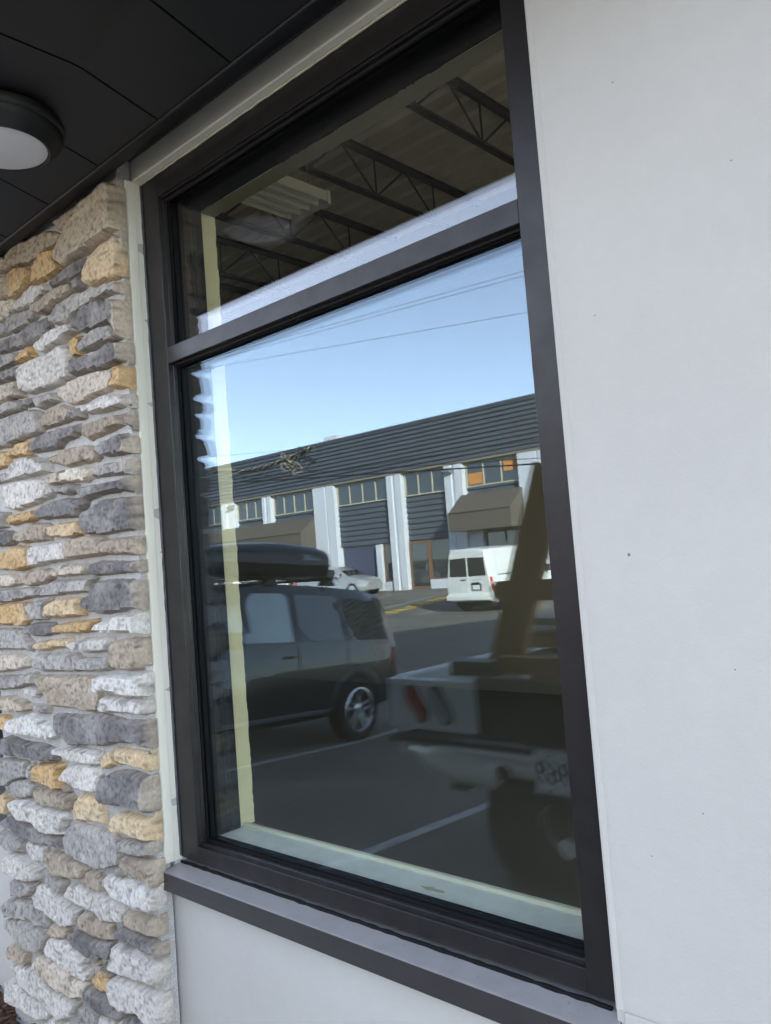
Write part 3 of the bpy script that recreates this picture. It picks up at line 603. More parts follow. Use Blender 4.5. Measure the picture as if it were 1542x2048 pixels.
for si, line in enumerate(COLZ.strip().split('\n')):
    tk = line.split(); cls = tk[0]; P = np.array([[float(a) / 1000 for a in t.split(',')] for t in tk[1:]])
    P[:, 0] = np.maximum(P[:, 0], -3.015 + 0.012 * srnd.random()); P[:, 0] = np.minimum(P[:, 0], -2.004 + 0.004 * srnd.random()); P[:, 1] = np.minimum(P[:, 1], 2.955)
    c0 = P.mean(0); P = P + 0.0016 * np.sign(P - c0)
    pts = []
    for a, b in zip(P, np.roll(P, -1, 0)):
        m = max(1, int(np.hypot(*(b - a)) / 0.011))
        for q in range(m): pts.append(a + (b - a) * q / m)
    pts = np.array(pts)
    for it in range(0): pts = 0.5 * pts + 0.25 * (np.roll(pts, 1, 0) + np.roll(pts, -1, 0))
    for i in range(len(pts)):
        pts[i] += 0.0026 * np.array((noise.noise(Vector((pts[i][0] * 60, pts[i][1] * 60, si))), noise.noise(Vector((pts[i][0] * 60, pts[i][1] * 60, si + 50)))))
    if len(pts) < 4: continue
    lo, hi = pts.min(0), pts.max(0); gx = np.arange(lo[0], hi[0], 0.0078); gzz = np.arange(lo[1], hi[1], 0.0070)
    X, Z = np.meshgrid(gx, gzz); X[1::2] += 0.0039; X = X + np.random.RandomState(si).uniform(-.0012, .0012, X.shape); Q = np.stack([X.ravel(), Z.ravel()], 1)
    A = pts; B = np.roll(pts, -1, 0)
    ins = np.zeros(len(Q), bool); dm = np.full(len(Q), 9.0)
    for a, b in zip(A, B):
        cr = ((a[1] > Q[:, 1]) != (b[1] > Q[:, 1])) & (Q[:, 0] < (b[0] - a[0]) * (Q[:, 1] - a[1]) / (b[1] - a[1] + 1e-12) + a[0]); ins ^= cr
        d = b - a; t = np.clip(((Q - a) @ d) / (d @ d + 1e-12), 0, 1); dm = np.minimum(dm, np.hypot(*(Q - a - t[:, None] * d).T))
    k = ins & (dm > 0.0045); Q = Q[k]; dm = dm[k]
    n0 = len(pts); allp = np.concatenate([pts, Q]); dd = np.concatenate([np.zeros(n0), dm])
    res = geometry.delaunay_2d_cdt([Vector(p) for p in allp], [], [list(range(n0))], 1, 1e-6)
    V2, F2 = res[0], res[2]; orig = res[3]
    H0 = srnd.uniform(0.025, 0.041); tx, tz = srnd.uniform(-.05, .05), srnd.uniform(-.10, .06); rw = srnd.uniform(0.0065, 0.011)
    rough = {'W': 1.0, 'C': 1.25, 'D': 0.8, 'G': 1.2, 'L': 0.9, 'T': 0.8, 'B': 1.2}.get(cls, 0.7) * srnd.uniform(.7, 1.2)
    base = np.array(PAL[cls]) * srnd.uniform(0.88, 1.12); alt = np.array(ALT[cls]); off = len(sv); seed = si * 7.3
    strat = srnd.random() < 0.5
    for i, v in enumerate(V2):
        o = orig[i]; d = dd[o[0]] if o else 0.004
        e = min(d / rw, 1.0); prof = 1 - (1 - e) ** 2.4
        x, z = v
        n1 = noise.fractal(Vector((x * 13, z * (30 if strat else 16), seed)), 1.0, 2.0, 4); n2 = noise.fractal(Vector((x * 45, z * (110 if strat else 55), seed)), 1.0, 2.0, 3)
        h = (H0 + (x - c0[0]) * tx + (z - c0[1]) * tz + rough * (0.0042 * n1 + 0.0022 * n2)) * prof
        sv.append((x, -0.0660 - max(h, 0.0) - (0.0 if d > 0 else 0.006), z))
        m = noise.fractal(Vector((x * 9 + seed, z * 14, 1.7)), 1.0, 2.0, 4); m2 = noise.noise(Vector((x * 70, z * 150, seed)))
        w = min(1, max(0, 0.35 + 0.9 * m)) * 0.75
        cc = base * (1 - w) + alt * w
        if cls in 'DGBRL':
            rim = max(0, 1 - d / 0.012) * 0.35; cc = cc * (1 - rim) + CREAM * 0.8 * rim
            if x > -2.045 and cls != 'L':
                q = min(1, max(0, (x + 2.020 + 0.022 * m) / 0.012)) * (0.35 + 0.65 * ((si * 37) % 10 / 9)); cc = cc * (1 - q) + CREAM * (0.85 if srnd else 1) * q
        cc = cc * (1 + 0.24 * m2 + 0.16 * n2)
        if n2 < -0.48: cc = cc * 0.62
        ck = abs(noise.noise(Vector((x * 22 + seed, z * (75 if strat else 40), 5.1))))
        if ck < 0.045 and d > 0.004: cc = cc * 0.6
        scol.append(np.clip(cc, 0.02, 0.9))
    for f in F2: sf_.append([off + q for q in f])
    # skirt down to the mortar
    on = [None] * n0
    for i, o in enumerate(orig):
        for q in o:
            if q < n0: on[q] = i
    ring = [q for q in on if q is not None]; base_i = len(sv)
    for q in ring:
        p = sv[off + q]; sv.append((p[0] + (p[0] - c0[0]) * 0.004, -0.058 + 0.006 * (p[0] > -2.02), p[2] + (p[2] - c0[1]) * 0.004)); scol.append(scol[off + q] * 0.9)
    for a in range(len(ring)):
        b = (a + 1) % len(ring); sf_.append([off + ring[a], off + ring[b], base_i + b, base_i + a])
me = bpy.data.meshes.new('stone_facing'); scol = [np.clip(q * np.array((1.02, 1.0, 0.97)), .02, .92) for q in scol]; me.from_pydata([(a - co[0], b - co[1], c - co[2]) for a, b, c in sv], [], sf_)
ca = me.color_attributes.new('Col', 'FLOAT_COLOR', 'POINT'); ca.data.foreach_set('color', np.concatenate([np.array(scol), np.ones((len(scol), 1))], 1).ravel().astype(np.float32))
bmx = BM(); bmx.from_mesh(me); bmesh.ops.recalc_face_normals(bmx, faces=bmx.faces); bmx.to_mesh(me); bmx.free()
me.materials.append(MT['stone'])
for p in me.polygons: p.use_smooth = True
me.set_sharp_from_angle(angle=R(50))
so2 = bpy.data.objects.new('stone_facing', me); SC.collection.objects.link(so2); so2.parent = col

# ---------------------------------------------------------------- planting bed at the foot of the column
bm = BM(); g = []
for i in range(90):
    row = []
    for j in range(14):
        x = -5.0 + 2.95 * i / 89; y = -0.021 - 0.16 * j / 13
        row.append(bm.verts.new((x, y, 0.325 + 0.028 * noise.noise(Vector((x * 40, y * 40, 1))) + 0.012 * noise.noise(Vector((x * 130, y * 130, 4))))))
    g.append(row)
for a, b in zip(g, g[1:]):
    for j in range(13): bm.faces.new((a[j], a[j + 1], b[j + 1], b[j]))
for i in range(700):
    x = rnd.uniform(-4.9, -2.1); y = rnd.uniform(-0.175, -0.03); M_ = Matrix.Translation((x, y, 0.345 + rnd.uniform(-.012, .012))) @ Matrix.Rotation(rnd.uniform(0, 6.28), 4, 'Z') @ Matrix.Rotation(rnd.uniform(-.6, .6), 4, 'X')
    l, w_ = rnd.uniform(.008, .022), rnd.uniform(.003, .007); box(bm, (-l, -w_, -.0015), (l, w_, .0015), M=M_)
tag(obj('bark_bed', bm, MT['mulch']), 'brown bark mulch at the foot of the stone column', 'mulch', kind='stuff')
bm = BM(); box(bm, (-5.0, -0.34, -0.2), (-2.05, -0.182, 0.352), bev=0.012, seg=2)
tag(obj('planter_kerb', bm, MT['concrete']), 'pale concrete kerb edging the bark bed by the stone column', 'kerb')

bm = BM()
for k in range(16):
    x = -12 + 1.5 * k; box(bm, (x + .004, -1.32, -0.2), (x + 1.496, -0.345 if x < -2.06 else -0.03, 0.300), bev=0.006)
tag(obj('pavement', bm, MT['concrete']), kind='structure')
# ---------------------------------------------------------------- inside the warehouse
bm = BM(); box(bm, (-9.6, 0.205, 0.10), (7.4, 5.745, 0.36)); tag(obj('warehouse_floor', bm, MT['floor']), kind='structure')
for nm, lo, hi in (('interior_wall', (-9.8, 0.205, 0.1), (-9.605, 5.9, 5.745)), ('interior_wall', (-9.6, 5.75, 0.1), (7.4, 5.9, 5.745)), ('interior_wall', (7.4, 0.205, 0.1), (7.6, 0.8, 5.75)), ('interior_wall', (7.4, 5.4, 0.1), (7.6, 5.9, 5.75)), ('interior_wall', (7.4, 0.8, 4.2), (7.6, 5.4, 5.75))):  # right wall leaves an added, unseen opening so sun brightens the room
    bm = BM(); box(bm, lo, hi); tag(obj(nm, bm, MT['intwall']), kind='structure')
bm = BM(); box(bm, (-9.9, 0.205, 5.755), (7.7, 6.0, 5.95)); tag(obj('roof_slab', bm, MT['dark']), kind='structure')
bm = BM(); yy = 0.21; prof = []
while yy < 5.6:
    prof += [(yy, 5.50), (yy + 0.075, 5.50), (yy + 0.090, 5.625), (yy + 0.210, 5.625)]; yy += 0.225
prof += [(5.745, 5.50)]; a = [bm.verts.new((-9.59, u, v)) for u, v in prof]; b = [bm.verts.new((7.39, u, v)) for u, v in prof]
for i in range(len(a) - 1): bm.faces.new((a[i], a[i + 1], b[i + 1], b[i]))
tag(obj('roof_deck', bm, MT['deck']), kind='structure')
J0 = None
JL = {-3.53: 'open web roof joist nearest the right jamb as seen through the transom', -4.71: 'second open web joist from the right seen through the transom', -5.89: 'open web joist passing just behind the hanging strip light', -7.07: 'open web joist deep left behind the reflected soffit lamp', -8.25: 'open web joist closest to the far left interior wall', -2.35: 'open web joist just out of sight behind the right jamb', -1.17: 'second open web joist hidden behind the right hand grey wall', 0.01: 'third open web joist hidden behind the right hand grey wall', 1.19: 'open web joist farthest right inside the warehouse'}
for k, x in enumerate([-3.53, -4.71, -2.35, -5.89, -7.07, -8.25, -1.17, 0.01, 1.19]):
    if J0 is None:
        J0 = thing('roof_joist', JL[x], 'joist', (x, 0.3, 5.07), group='open web joists under the steel deck')
        bm = BM()
        for s in (-1, 1): prism(bm, [(s * 0.012, 0.425), (s * 0.046, 0.425), (s * 0.046, 0.419), (s * 0.018, 0.419), (s * 0.018, 0.372), (s * 0.012, 0.372)], -0.06, 5.42, 'y')
        obj('top_chord', bm, MT['joist'], J0)
        bm = BM()
        for s in (-1, 1): prism(bm, [(s * 0.010, 0.0), (s * 0.034, 0.0), (s * 0.034, 0.006), (s * 0.016, 0.006), (s * 0.016, 0.038), (s * 0.010, 0.038)], 0.3, 5.3, 'y')
        obj('bottom_chord', bm, MT['joist'], J0)
        bm = BM(); y = 0.45
        while y < 4.5:
            tube(bm, [(0, y, 0.02), (0, y + 0.42, 0.39)], 0.011, 6); tube(bm, [(0, y + 0.42, 0.39), (0, y + 0.84, 0.02)], 0.011, 6); tube(bm, [(0, y + 0.84, 0.02), (0, y + 0.84, 0.39)], 0.009, 6); y += 0.84
        obj('web', bm, MT['joist'], J0)
    else:
        c = copy_tree(J0); c.location.x = x; c['label'] = JL[x]
FX = (-3.82, 1.8, 4.20)
fx = thing('strip_light', 'white hanging strip light fixture with four bays behind the transom', 'light', FX)
bm = BM(); prof = []
for k in range(4):
    x0 = -0.18 + 0.09 * k; prof += [(x0, -0.03), (x0 + 0.02, 0.018), (x0 + 0.07, 0.018)]
prof += [(0.18, -0.03), (0.18, 0.04), (-0.18, 0.04)]
prism(bm, prof, -0.62, 0.60, 'y'); obj('reflector', bm, MT['fixture'], fx)
bm = BM()
for k in range(4):
    x0 = -0.135 + 0.09 * k; tube(bm, [(x0, -0.58, -0.012), (x0, 0.56, -0.012)], 0.010, 10)
obj('tubes', bm, MT['lens'], fx, 60)
for ye in (0.602, -0.65):
    bm = BM(); box(bm, (-0.185, ye, -0.045), (0.185, ye + 0.028, 0.045), bev=0.002); obj('end_cap', bm, MT['fixture'], fx)
for x0, y0 in ((-.12, .5), (.12, .5), (-.12, -.5), (.12, -.5), (0.02, .35)): 
    bm = BM(); tube(bm, [(x0, y0, 0.04), (x0 * 0.8, y0 * 0.95, 1.28)], 0.003, 5); obj('chain', bm, MT['metal'], fx)

# ---------------------------------------------------------------- the two-storey building across the street
YF = -27.8; GB = 0.345; ZT = 8.3; ZP = 6.05
BO = (-29.0, YF, GB)
bld = thing('commercial_building', 'two storey white and slate blue building with ribbed metal parapet across the street', 'building', BO)
def bput(name, bm, m, parent=None, smooth=None):
    bmesh.ops.translate(bm, vec=-Vector(BO), verts=bm.verts); return obj(name, bm, m, parent or bld, smooth)
XL_, XR_ = -75.0, 6.0
bm = BM(); box(bm, (XL_, YF - 14, -0.2), (XR_, YF - 0.45, ZP)); bput('wall', bm, MT['facade'])
bm = BM(); box(bm, (XL_, YF - 14, ZP + 0.02), (XR_, YF - 0.10, ZT - 0.12)); bput('roof', bm, MT['corrug'])
def ribbed(bm, x0, x1, z0, z1, yb, pitch=0.28, dep=0.07):
    """horizontal trapezoid ribs"""
    prof = []; z = z0
    while z < z1 - 1e-6:
        zz = [min(z + pitch * f, z1) for f in (0, .12, .55, .75, 1.0)]
        prof += [(yb, zz[0]), (yb + dep, zz[1]), (yb + dep, zz[2]), (yb + dep * .2, zz[3]), (yb, zz[4])]; z += pitch
    out = [prof[0]]
    for p in prof[1:]:
        if abs(p[0] - out[-1][0]) + abs(p[1] - out[-1][1]) > 1e-5: out.append(p)
    a = [bm.verts.new((x0, u, v)) for u, v in out]; b = [bm.verts.new((x1, u, v)) for u, v in out]
    for i in range(len(a) - 1): bm.faces.new((a[i], b[i], b[i + 1], a[i + 1]))
    e1 = bm.verts.new((x0, yb - .05, z0)); e2 = bm.verts.new((x0, yb - .05, z1)); bm.faces.new(a + [e2, e1])
    e3 = bm.verts.new((x1, yb - .05, z0)); e4 = bm.verts.new((x1, yb - .05, z1)); bm.faces.new([e3, e4] + b[::-1])
bm = BM(); ribbed(bm, XL_, XR_, ZP, ZT - 0.10, YF - 0.08, 0.205, 0.075); bput('parapet', bm, MT['corrug'])
bm = BM(); box(bm, (XL_, YF - 0.30, ZT - 0.10), (XR_, YF + 0.03, ZT), bev=0.01); bput('coping', bm, MT['corrug'])
bm = BM(); box(bm, (XL_, YF - 0.44, ZP - 0.12), (XR_, YF - 0.02, ZP - 0.01)); bput('soffit', bm, mat('warm_grey_soffit', (0.22, 0.20, 0.16), 0.8))
def pillar(x0, x1, groove=None):
    bm = BM(); cx = (x0 + x1) / 2
    if groove:
        prism(bm, [(x0, YF - .46), (x0 + .04, YF), (groove - .04, YF), (groove - .03, YF - .10), (groove + .03, YF - .10), (groove + .04, YF - .02), (x1 - .04, YF - .02), (x1, YF - .46)], -0.1, ZP - 0.13, 'z')
    else:
        prism(bm, [(x0, YF - .46), (x0 + .03, YF), (cx - .14, YF), (cx - .10, YF - .05), (cx + .02, YF - .05), (cx + .06, YF), (x1 - .05, YF), (x1, YF - .46)], -0.1, ZP - 0.13, 'z')
    bput('pillar', bm, MT['facade'])
PERIOD = 12.95
PIL = []
for base in (PERIOD, 0, -PERIOD, -2 * PERIOD):
    PIL += [(-31.85 + base, -30.2 + base, -30.85 + base), (-26.5 + base, -25.5 + base, None), (-22.9 + base, -21.8 + base, None)]
PIL = [p for p in PIL if p[0] > XL_ and p[1] < XR_]
PIL = [p for p in PIL if not (-45 < p[0] < -33)] + [(-36.15, -35.35, None), (-40.0, -38.7, None), (-44.3, -43.2, -43.75)]
PIL.sort()
for p in PIL: pillar(*p)
def bwin(x0, x1, z0, z1, n, yb=YF - 0.30, fm='cream_frame', curtain=()):
    bm = BM(); t = 0.055
    box(bm, (x0, yb, z0), (x1, yb + .08, z0 + t)); box(bm, (x0, yb, z1 - t), (x1, yb + .08, z1))
    for i in range(n + 1):
        x = x0 + (x1 - x0) * i / n; xx = min(max(x, x0 + t / 2), x1 - t / 2); box(bm, (xx - t / 2, yb + .003, z0 + t), (xx + t / 2, yb + .077, z1 - t))
    f = bput('window', bm, MT[fm])
    bm = BM(); box(bm, (x0 + .01, yb + 0.01, z0 + .01), (x1 - .01, yb + 0.03, z1 - .01))
    o = bput('pane', bm, MT['dkglass'], f)
    for (a, b, c, d) in curtain:
        bm = BM(); pr = []; m = 24
        for i in range(m + 1): pr.append((a + (b - a) * i / m, yb + 0.036 + 0.010 * math.sin(i * 1.9)))
        pr += [(b, yb + .031), (a, yb + .031)]
        prism(bm, pr, c, d, 'z'); o = bput('curtain', bm, MT['curtain'], f)
def awning(x0, x1, zt=4.48, zf=3.66, zb=2.84, D=1.02):
    bm = BM(); y0 = YF + 0.02; prism(bm, [(y0, zt), (y0 + D, zf), (y0 + D + .03, zb), (y0 + D, zb), (y0, zb)], x0, x1, 'x'); bput('awning', bm, MT['awn'])
    bm = BM(); box(bm, (x0 - .02, y0 + D - .01, zf - .02), (x1 + .02, y0 + D + .045, zf + .02)); bput('awning_seam', bm, MT['awn'])
for i in range(len(PIL) - 1):
    x0, x1 = PIL[i][1], PIL[i + 1][0]; w = x1 - x0
    if w < 1: continue
    n = 4 if w > 3.3 else 3
    kind = 'C' if abs(x0 + 21.8) < .1 else 'A' if abs(x0 + 30.2) < .1 else 'B' if abs(x0 + 25.5) < .1 else 'Y' if x0 < -32 and x0 > -46 else 'AB'[i % 2]
    cur = ()
    if kind == 'C': cur = ((x0 + .12, x0 + .95, 4.92, 5.42), (x1 - .85, x1 - .12, 5.30, 5.78))
    bwin(x0 + .02, x1 - .02, 4.80, ZP - .14, n, curtain=cur)
    bm = BM(); zc = 4.40 if kind in 'CY' else 2.66; ribbed(bm, x0 + .01, x1 - .01, zc, 4.78, YF - 0.32, 0.265, 0.075); bput('ribbed_panel', bm, MT['corrug'])
    if kind in 'CY':
        bm = BM(); box(bm, (x0 - .0, YF - .44, GB - .3), (x0 + .75, YF - .12, 4.38)); bput('wall_pier', bm, MT['facade'])
        bwin(x0 + .8, x1 - .02, 0.85, 2.75, 2, YF - .34, 'brown_frame')
        bm = BM(); box(bm, (x0 + .77, YF - .44, GB - .3), (x1, YF - .20, .83)); bput('low_wall', bm, MT['facade'])
    elif kind == 'A':
        bm = BM(); ribbed(bm, x0 + .05, x0 + 2.6, GB, 2.62, YF - 0.40, 0.10, 0.03); bput('roll_up_door', bm, MT['roll'])
        bm = BM(); box(bm, (x0 + 2.62, YF - .44, GB - .3), (x0 + 2.95, YF - .10, 2.64)); bput('wall_pier', bm, MT['facade'])
        bwin(x0 + 2.96, x1 - .02, .80, 2.64, 1, YF - .34, 'brown_frame')
        bm = BM(); box(bm, (x0 + 2.96, YF - .44, GB - .3), (x1, YF - .14, .78)); bput('low_wall', bm, MT['facade'])
    else:
        bm = BM(); yb = YF - .30
        for a, b, c, d in ((x0 + .02, x0 + .11, GB, 2.64), (x0 + 1.13, x0 + 1.22, GB, 2.64), (x0 + .11, x0 + 1.13, 2.52, 2.64), (x0 + .11, x0 + 1.13, GB, GB + .14)): box(bm, (a, yb, c), (b, yb + .1, d))
        dr = bput('door', bm, MT['brown_frame'])
        bm = BM(); box(bm, (x0 + .1, yb + .03, GB + .13), (x0 + 1.14, yb + .05, 2.53)); bput('pane', bm, MT['dkglass'], dr)
        bm = BM(); tube(bm, [(x0 + 1.02, yb + .10, 1.2), (x0 + 1.02, yb + .10, 1.6)], .018, 6); bput('handle', bm, MT['metal'], dr)
        bwin(x0 + 1.23, x1 - .02, .80, 2.64, 1, YF - .34, 'brown_frame')
        bm = BM(); box(bm, (x0 + 1.23, YF - .44, GB - .3), (x1, YF - .14, .78)); bput('low_wall', bm, MT['facade'])
awning(-21.98, -18.72); awning(-35.95, -31.80, 4.42, 3.62, 2.80); awning(-42.0, -36.02, 4.42, 3.62, 2.80)
for x in (-22.55, -38.9):   # bulkhead lamps on the pillars
    bm = BM(); prism(bm, [(YF, 5.55), (YF + .10, 5.52), (YF + .30, 5.62), (YF + .30, 5.70), (YF + .05, 5.80), (YF, 5.80)], x - .20, x + .20, 'x'); bput('wall_lamp', bm, MT['metal'])
bm = BM(); box(bm, (-31.2, YF - 1.2, ZT - .05), (-30.2, YF - .5, ZT + .32)); bput('roof_vent', bm, MT['facade'])

# ---------------------------------------------------------------- overhead lines
def wire(name, label, pts, r, m='wire', group='overhead lines across the car park', sag=0.0, cat='cable'):
    bm = BM(); P = []
    for a, b in zip(pts, pts[1:]):
        a, b = Vector(a), Vector(b)
        for i in range(12): t = i / 12; p = a.lerp(b, t); p.z -= sag * 4 * t * (1 - t); P.append(p)
    P.append(Vector(pts[-1])); tube(bm, P, r, 6)
    return tag(obj(name, bm, MT[m], None, 60), label, cat, group)
def ext(a, b, k0=1.2, k1=0.9):
    a, b = Vector(a), Vector(b); d = b - a; return [a - d * k0, b + d * k1]
yw = -13.0
wire('power_line', 'thin overhead wire, uppermost in the reflected sky', ext((-21.3, yw, 8.36), (-8.75, yw, 7.57)), .0045)
wire('power_line', 'thin overhead wire just below the uppermost one', ext((-21.31, yw, 8.27), (-8.76, yw, 7.47)), .0045)
wire('power_line', 'thin overhead wire, lone one lower in the reflected sky', ext((-21.24, yw, 8.15), (-8.78, yw, 6.70)), .0045)
wire('power_line', 'short looking wire above the far end of the parapet', ext((-21.26, yw, 5.44), (-16.86, yw, 5.02), 1.2, .4), .0045)
wire('power_line', 'thick black cable in front of the upper windows', ext((-21.09, yw, 4.59), (-8.84, yw, 3.55)), .018)
wire('power_line', 'thinner black cable just above the thick black one', ext((-21.07, yw, 4.75), (-8.81, yw, 3.66)), .009)
wire('power_line', 'dark slack wire crossing below the cable bundle', [(-34, yw, 5.4), (-21.0, yw, 4.72), (-16.0, yw, 4.22), (-3, yw, 3.9)], .008)
bundle = [(-34.0, yw, 6.2), (-21.04, yw, 5.01), (-18.46, yw, 4.66), (-17.4, yw, 4.66), (-16.2, yw, 4.80), (-15.5, yw, 4.92)]
bn = wire('cable_bundle', 'sagging bundle of black and tan cables ending in a tangled coil', bundle, .022, 'wire', None)
bm = BM(); rn = random.Random(3)
for k in range(4):
    P = []
    for i in range(50):
        t = i / 49 * (len(bundle) - 2) + 1; j = min(int(t), len(bundle) - 2); p = Vector(bundle[j]).lerp(Vector(bundle[j + 1]), t - j)
        P.append(p + Vector((0, .045 * math.cos(i * 1.1 + k), .05 * math.sin(i * 1.1 + k * 1.6))))
    tube(bm, P, .014, 5, mat=k % 2)
obj('lashing', bm, [MT['wire2'], MT['wire']], bn)
bm = BM()
for k in range(16):
    c = Vector((-16.35 + rn.uniform(-.55, .75), yw + rn.uniform(-.12, .12), 4.72 + rn.uniform(-.25, .12))); a, b = rn.uniform(.10, .30), rn.uniform(.08, .24); ph = rn.uniform(0, 6)
    tube(bm, [c + Vector((a * math.cos(q + ph), .05 * math.sin(2 * q + ph), b * math.sin(q) - .1 * rn.random() * (q > 5))) for q in np.linspace(0, 6.1, 22)], .011, 5, mat=0 if k % 3 else 1)
obj('coil', bm, [MT['wire'], MT['wire2']], bn)
bm = BM()
for k in range(7): x = -17.9 + k * .28; tube(bm, [(x, yw, 4.66), (x - 0.5, yw + .05, 4.45 - .02 * k), (x - 1.5, yw, 4.22)], .006, 5)
obj('loose_wire', bm, MT['wire'], bn)

# ---------------------------------------------------------------- vehicle kit: local x = forward, y = left, z = up
class Shell:
    def __init__(s, st): s.st = st
    def half(s, x, z):
        st = s.st; xs_ = [a[0] for a in st]; x = min(max(x, xs_[0]), xs_[-1]); j = max(0, min(len(st) - 2, int(np.searchsorted(xs_, x)) - 1)); t = (x - xs_[j]) / max(1e-6, xs_[j + 1] - xs_[j])
        def h(r):
            zz = [p[1] for p in r]; ww = [p[0] for p in r]; k = int(np.argmax(zz)); return float(np.interp(z, zz[:k + 1], ww[:k + 1]))
        return h(st[j][1]) * (1 - t) + h(st[j + 1][1]) * t
    def mesh(s, bm):
        rings = []
        for x, r in s.st: rings.append([bm.verts.new((x, -w, z)) for w, z in r] + [bm.verts.new((x, w, z)) for w, z in reversed(r)])
        n = len(rings[0])
        for a, b in zip(rings, rings[1:]):
            for i in range(n):
                j = (i + 1) % n; bm.faces.new((a[i], a[j], b[j], b[i]))
        bm.faces.new(rings[0]); bm.faces.new(rings[-1][::-1])
    def patch(s, bm, poly, side, off=0.006, thick=0.012, res=0.14):
        """panel that follows the side of the body; poly = (x, z)"""
        pts = []
        for a, b in zip(poly, poly[1:] + poly[:1]):
            m = max(1, int(math.hypot(b[0] - a[0], b[1] - a[1]) / res))
            for q in range(m): pts.append((a[0] + (b[0] - a[0]) * q / m, a[1] + (b[1] - a[1]) * q / m))
        n = len(pts); extra = []
        xs_ = [p[0] for p in pts]; zs_ = [p[1] for p in pts]
        r = geometry.delaunay_2d_cdt([Vector(p) for p in pts], [], [list(range(n))], 1, 1e-6)
        out = [bm.verts.new((p.x, side * (s.half(p.x, p.y) + off), p.y)) for p in r[0]]; inn = [bm.verts.new((p.x, side * (s.half(p.x, p.y) + off - thick), p.y)) for p in r[0]]
        for f in r[2]: bm.faces.new([out[i] for i in f])
        m = {}
        for i, o in enumerate(r[3]):
            for q in o: m[q] = i
        for i in range(n):
            a, b = m[i], m[(i + 1) % n]
            if a != b: bm.faces.new((out[a], out[b], inn[b], inn[a]))

def wheel(parent, x, y, r, w, rr, side, spokes=5, wide=0.075, rimm='rim', center_z=None):
    """side = +1 left / -1 right; outer face turned to that side"""
    z = r if center_z is None else center_z
    Mx = Matrix.Translation((x, y, z)) @ Matrix.Rotation(R(-90 * side), 4, 'X')
    t = node('wheel', parent)
    bm = BM(); h = w / 2
    lathe(bm, [(rr, h - .012), (rr + .02, h), (r - .035, h), (r - .012, h - .015), (r, h - .04), (r, -h + .04), (r - .012, -h + .015), (r - .035, -h), (rr, -h + .01), (rr - .01, 0)], 48, Mx, closed=True); obj('tyre', bm, MT['tyre'], t, 40)
    bm = BM()
    lathe(bm, [(rr + .008, h - .004), (rr - .012, h + .002), (rr - .022, h - .012), (rr - .035, h - .05), (rr - .04, -h + .02), (rr + .004, -h + .01)], 48, Mx)
    for k in range(spokes):
        a = 2 * math.pi * k / spokes + .35
        for s2 in (-1, 1) if spokes == 5 and wide > .05 else (0,):
            q = [(0.045, s2 * wide * .25 - wide * .28), (rr - .03, s2 * wide * .55 - wide * .20), (rr - .03, s2 * wide * .55 + wide * .20), (0.045, s2 * wide * .25 + wide * .28)]
            A = [bm.verts.new(Mx @ Vector((u * math.cos(a) - v * math.sin(a), u * math.sin(a) + v * math.cos(a), h - .012 - (0.02 if i in (0, 3) else 0.006)))) for i, (u, v) in enumerate(q)]
            B = [bm.verts.new(Mx @ Vector((u * math.cos(a) - v * math.sin(a), u * math.sin(a) + v * math.cos(a), h - .055))) for u, v in q]
            bm.faces.new(A); bm.faces.new(B[::-1])
            for i in range(4): bm.faces.new((A[i], A[(i + 1) % 4], B[(i + 1) % 4], B[i]))
    lathe(bm, [(0.0, h - .022), (0.035, h - .024), (0.075, h - .034), (0.08, h - .06), (0, h - .06)], 24, Mx)
    obj('rim', bm, MT[rimm], t, 35)
    bm = BM(); lathe(bm, [(rr - .04, h - .075), (0, h - .075)], 32, Mx); lathe(bm, [(rr - .04, -h + .02), (0, -h + .02)], 32, Mx)
    obj('brake_backing', bm, MT['dark'], t)

def arch(sh, bm, x, zc, ri, ro, side, off=.012, a0=-5, a1=185, thick=.05):
    prev = None
    for i in range(25):
        a = R(a0 + (a1 - a0) * i / 24); row = []
        for r_, o_ in ((ri, off - thick), (ri, off), (ri * .35 + ro * .65, off + .012), (ro, off - .004), (ro, off - .03)):
            X, Z = x + r_ * math.cos(a), zc + r_ * math.sin(a); row.append(bm.verts.new((X, side * (sh.half(X, max(Z, .25)) + o_), Z)))
        if prev:
            for k in range(4): bm.faces.new((prev[k], prev[k + 1], row[k + 1], row[k]))
        prev = row
def disc(sh, bm, x, zc, r_, side, off=.008):
    vs_ = [bm.verts.new((x + r_ * math.cos(a), side * (sh.half(x + r_ * math.cos(a), max(.25, zc + r_ * math.sin(a))) + off), zc + r_ * math.sin(a))) for a in np.linspace(-.1, math.pi + .1, 26)]
    bm.faces.new(vs_)

# ---- black boxy SUV
TH, PH = R(84.86), -0.0823
lt_ = Vector((-math.sin(TH), math.cos(TH), 0)); P0 = Vector((-6.584, -5.116, -0.182)) + lt_ * 0.90
suv = thing('boxy_suv', 'black boxy suv with a long roof box parked nose to the wall', 'car', P0, (0, PH, TH))
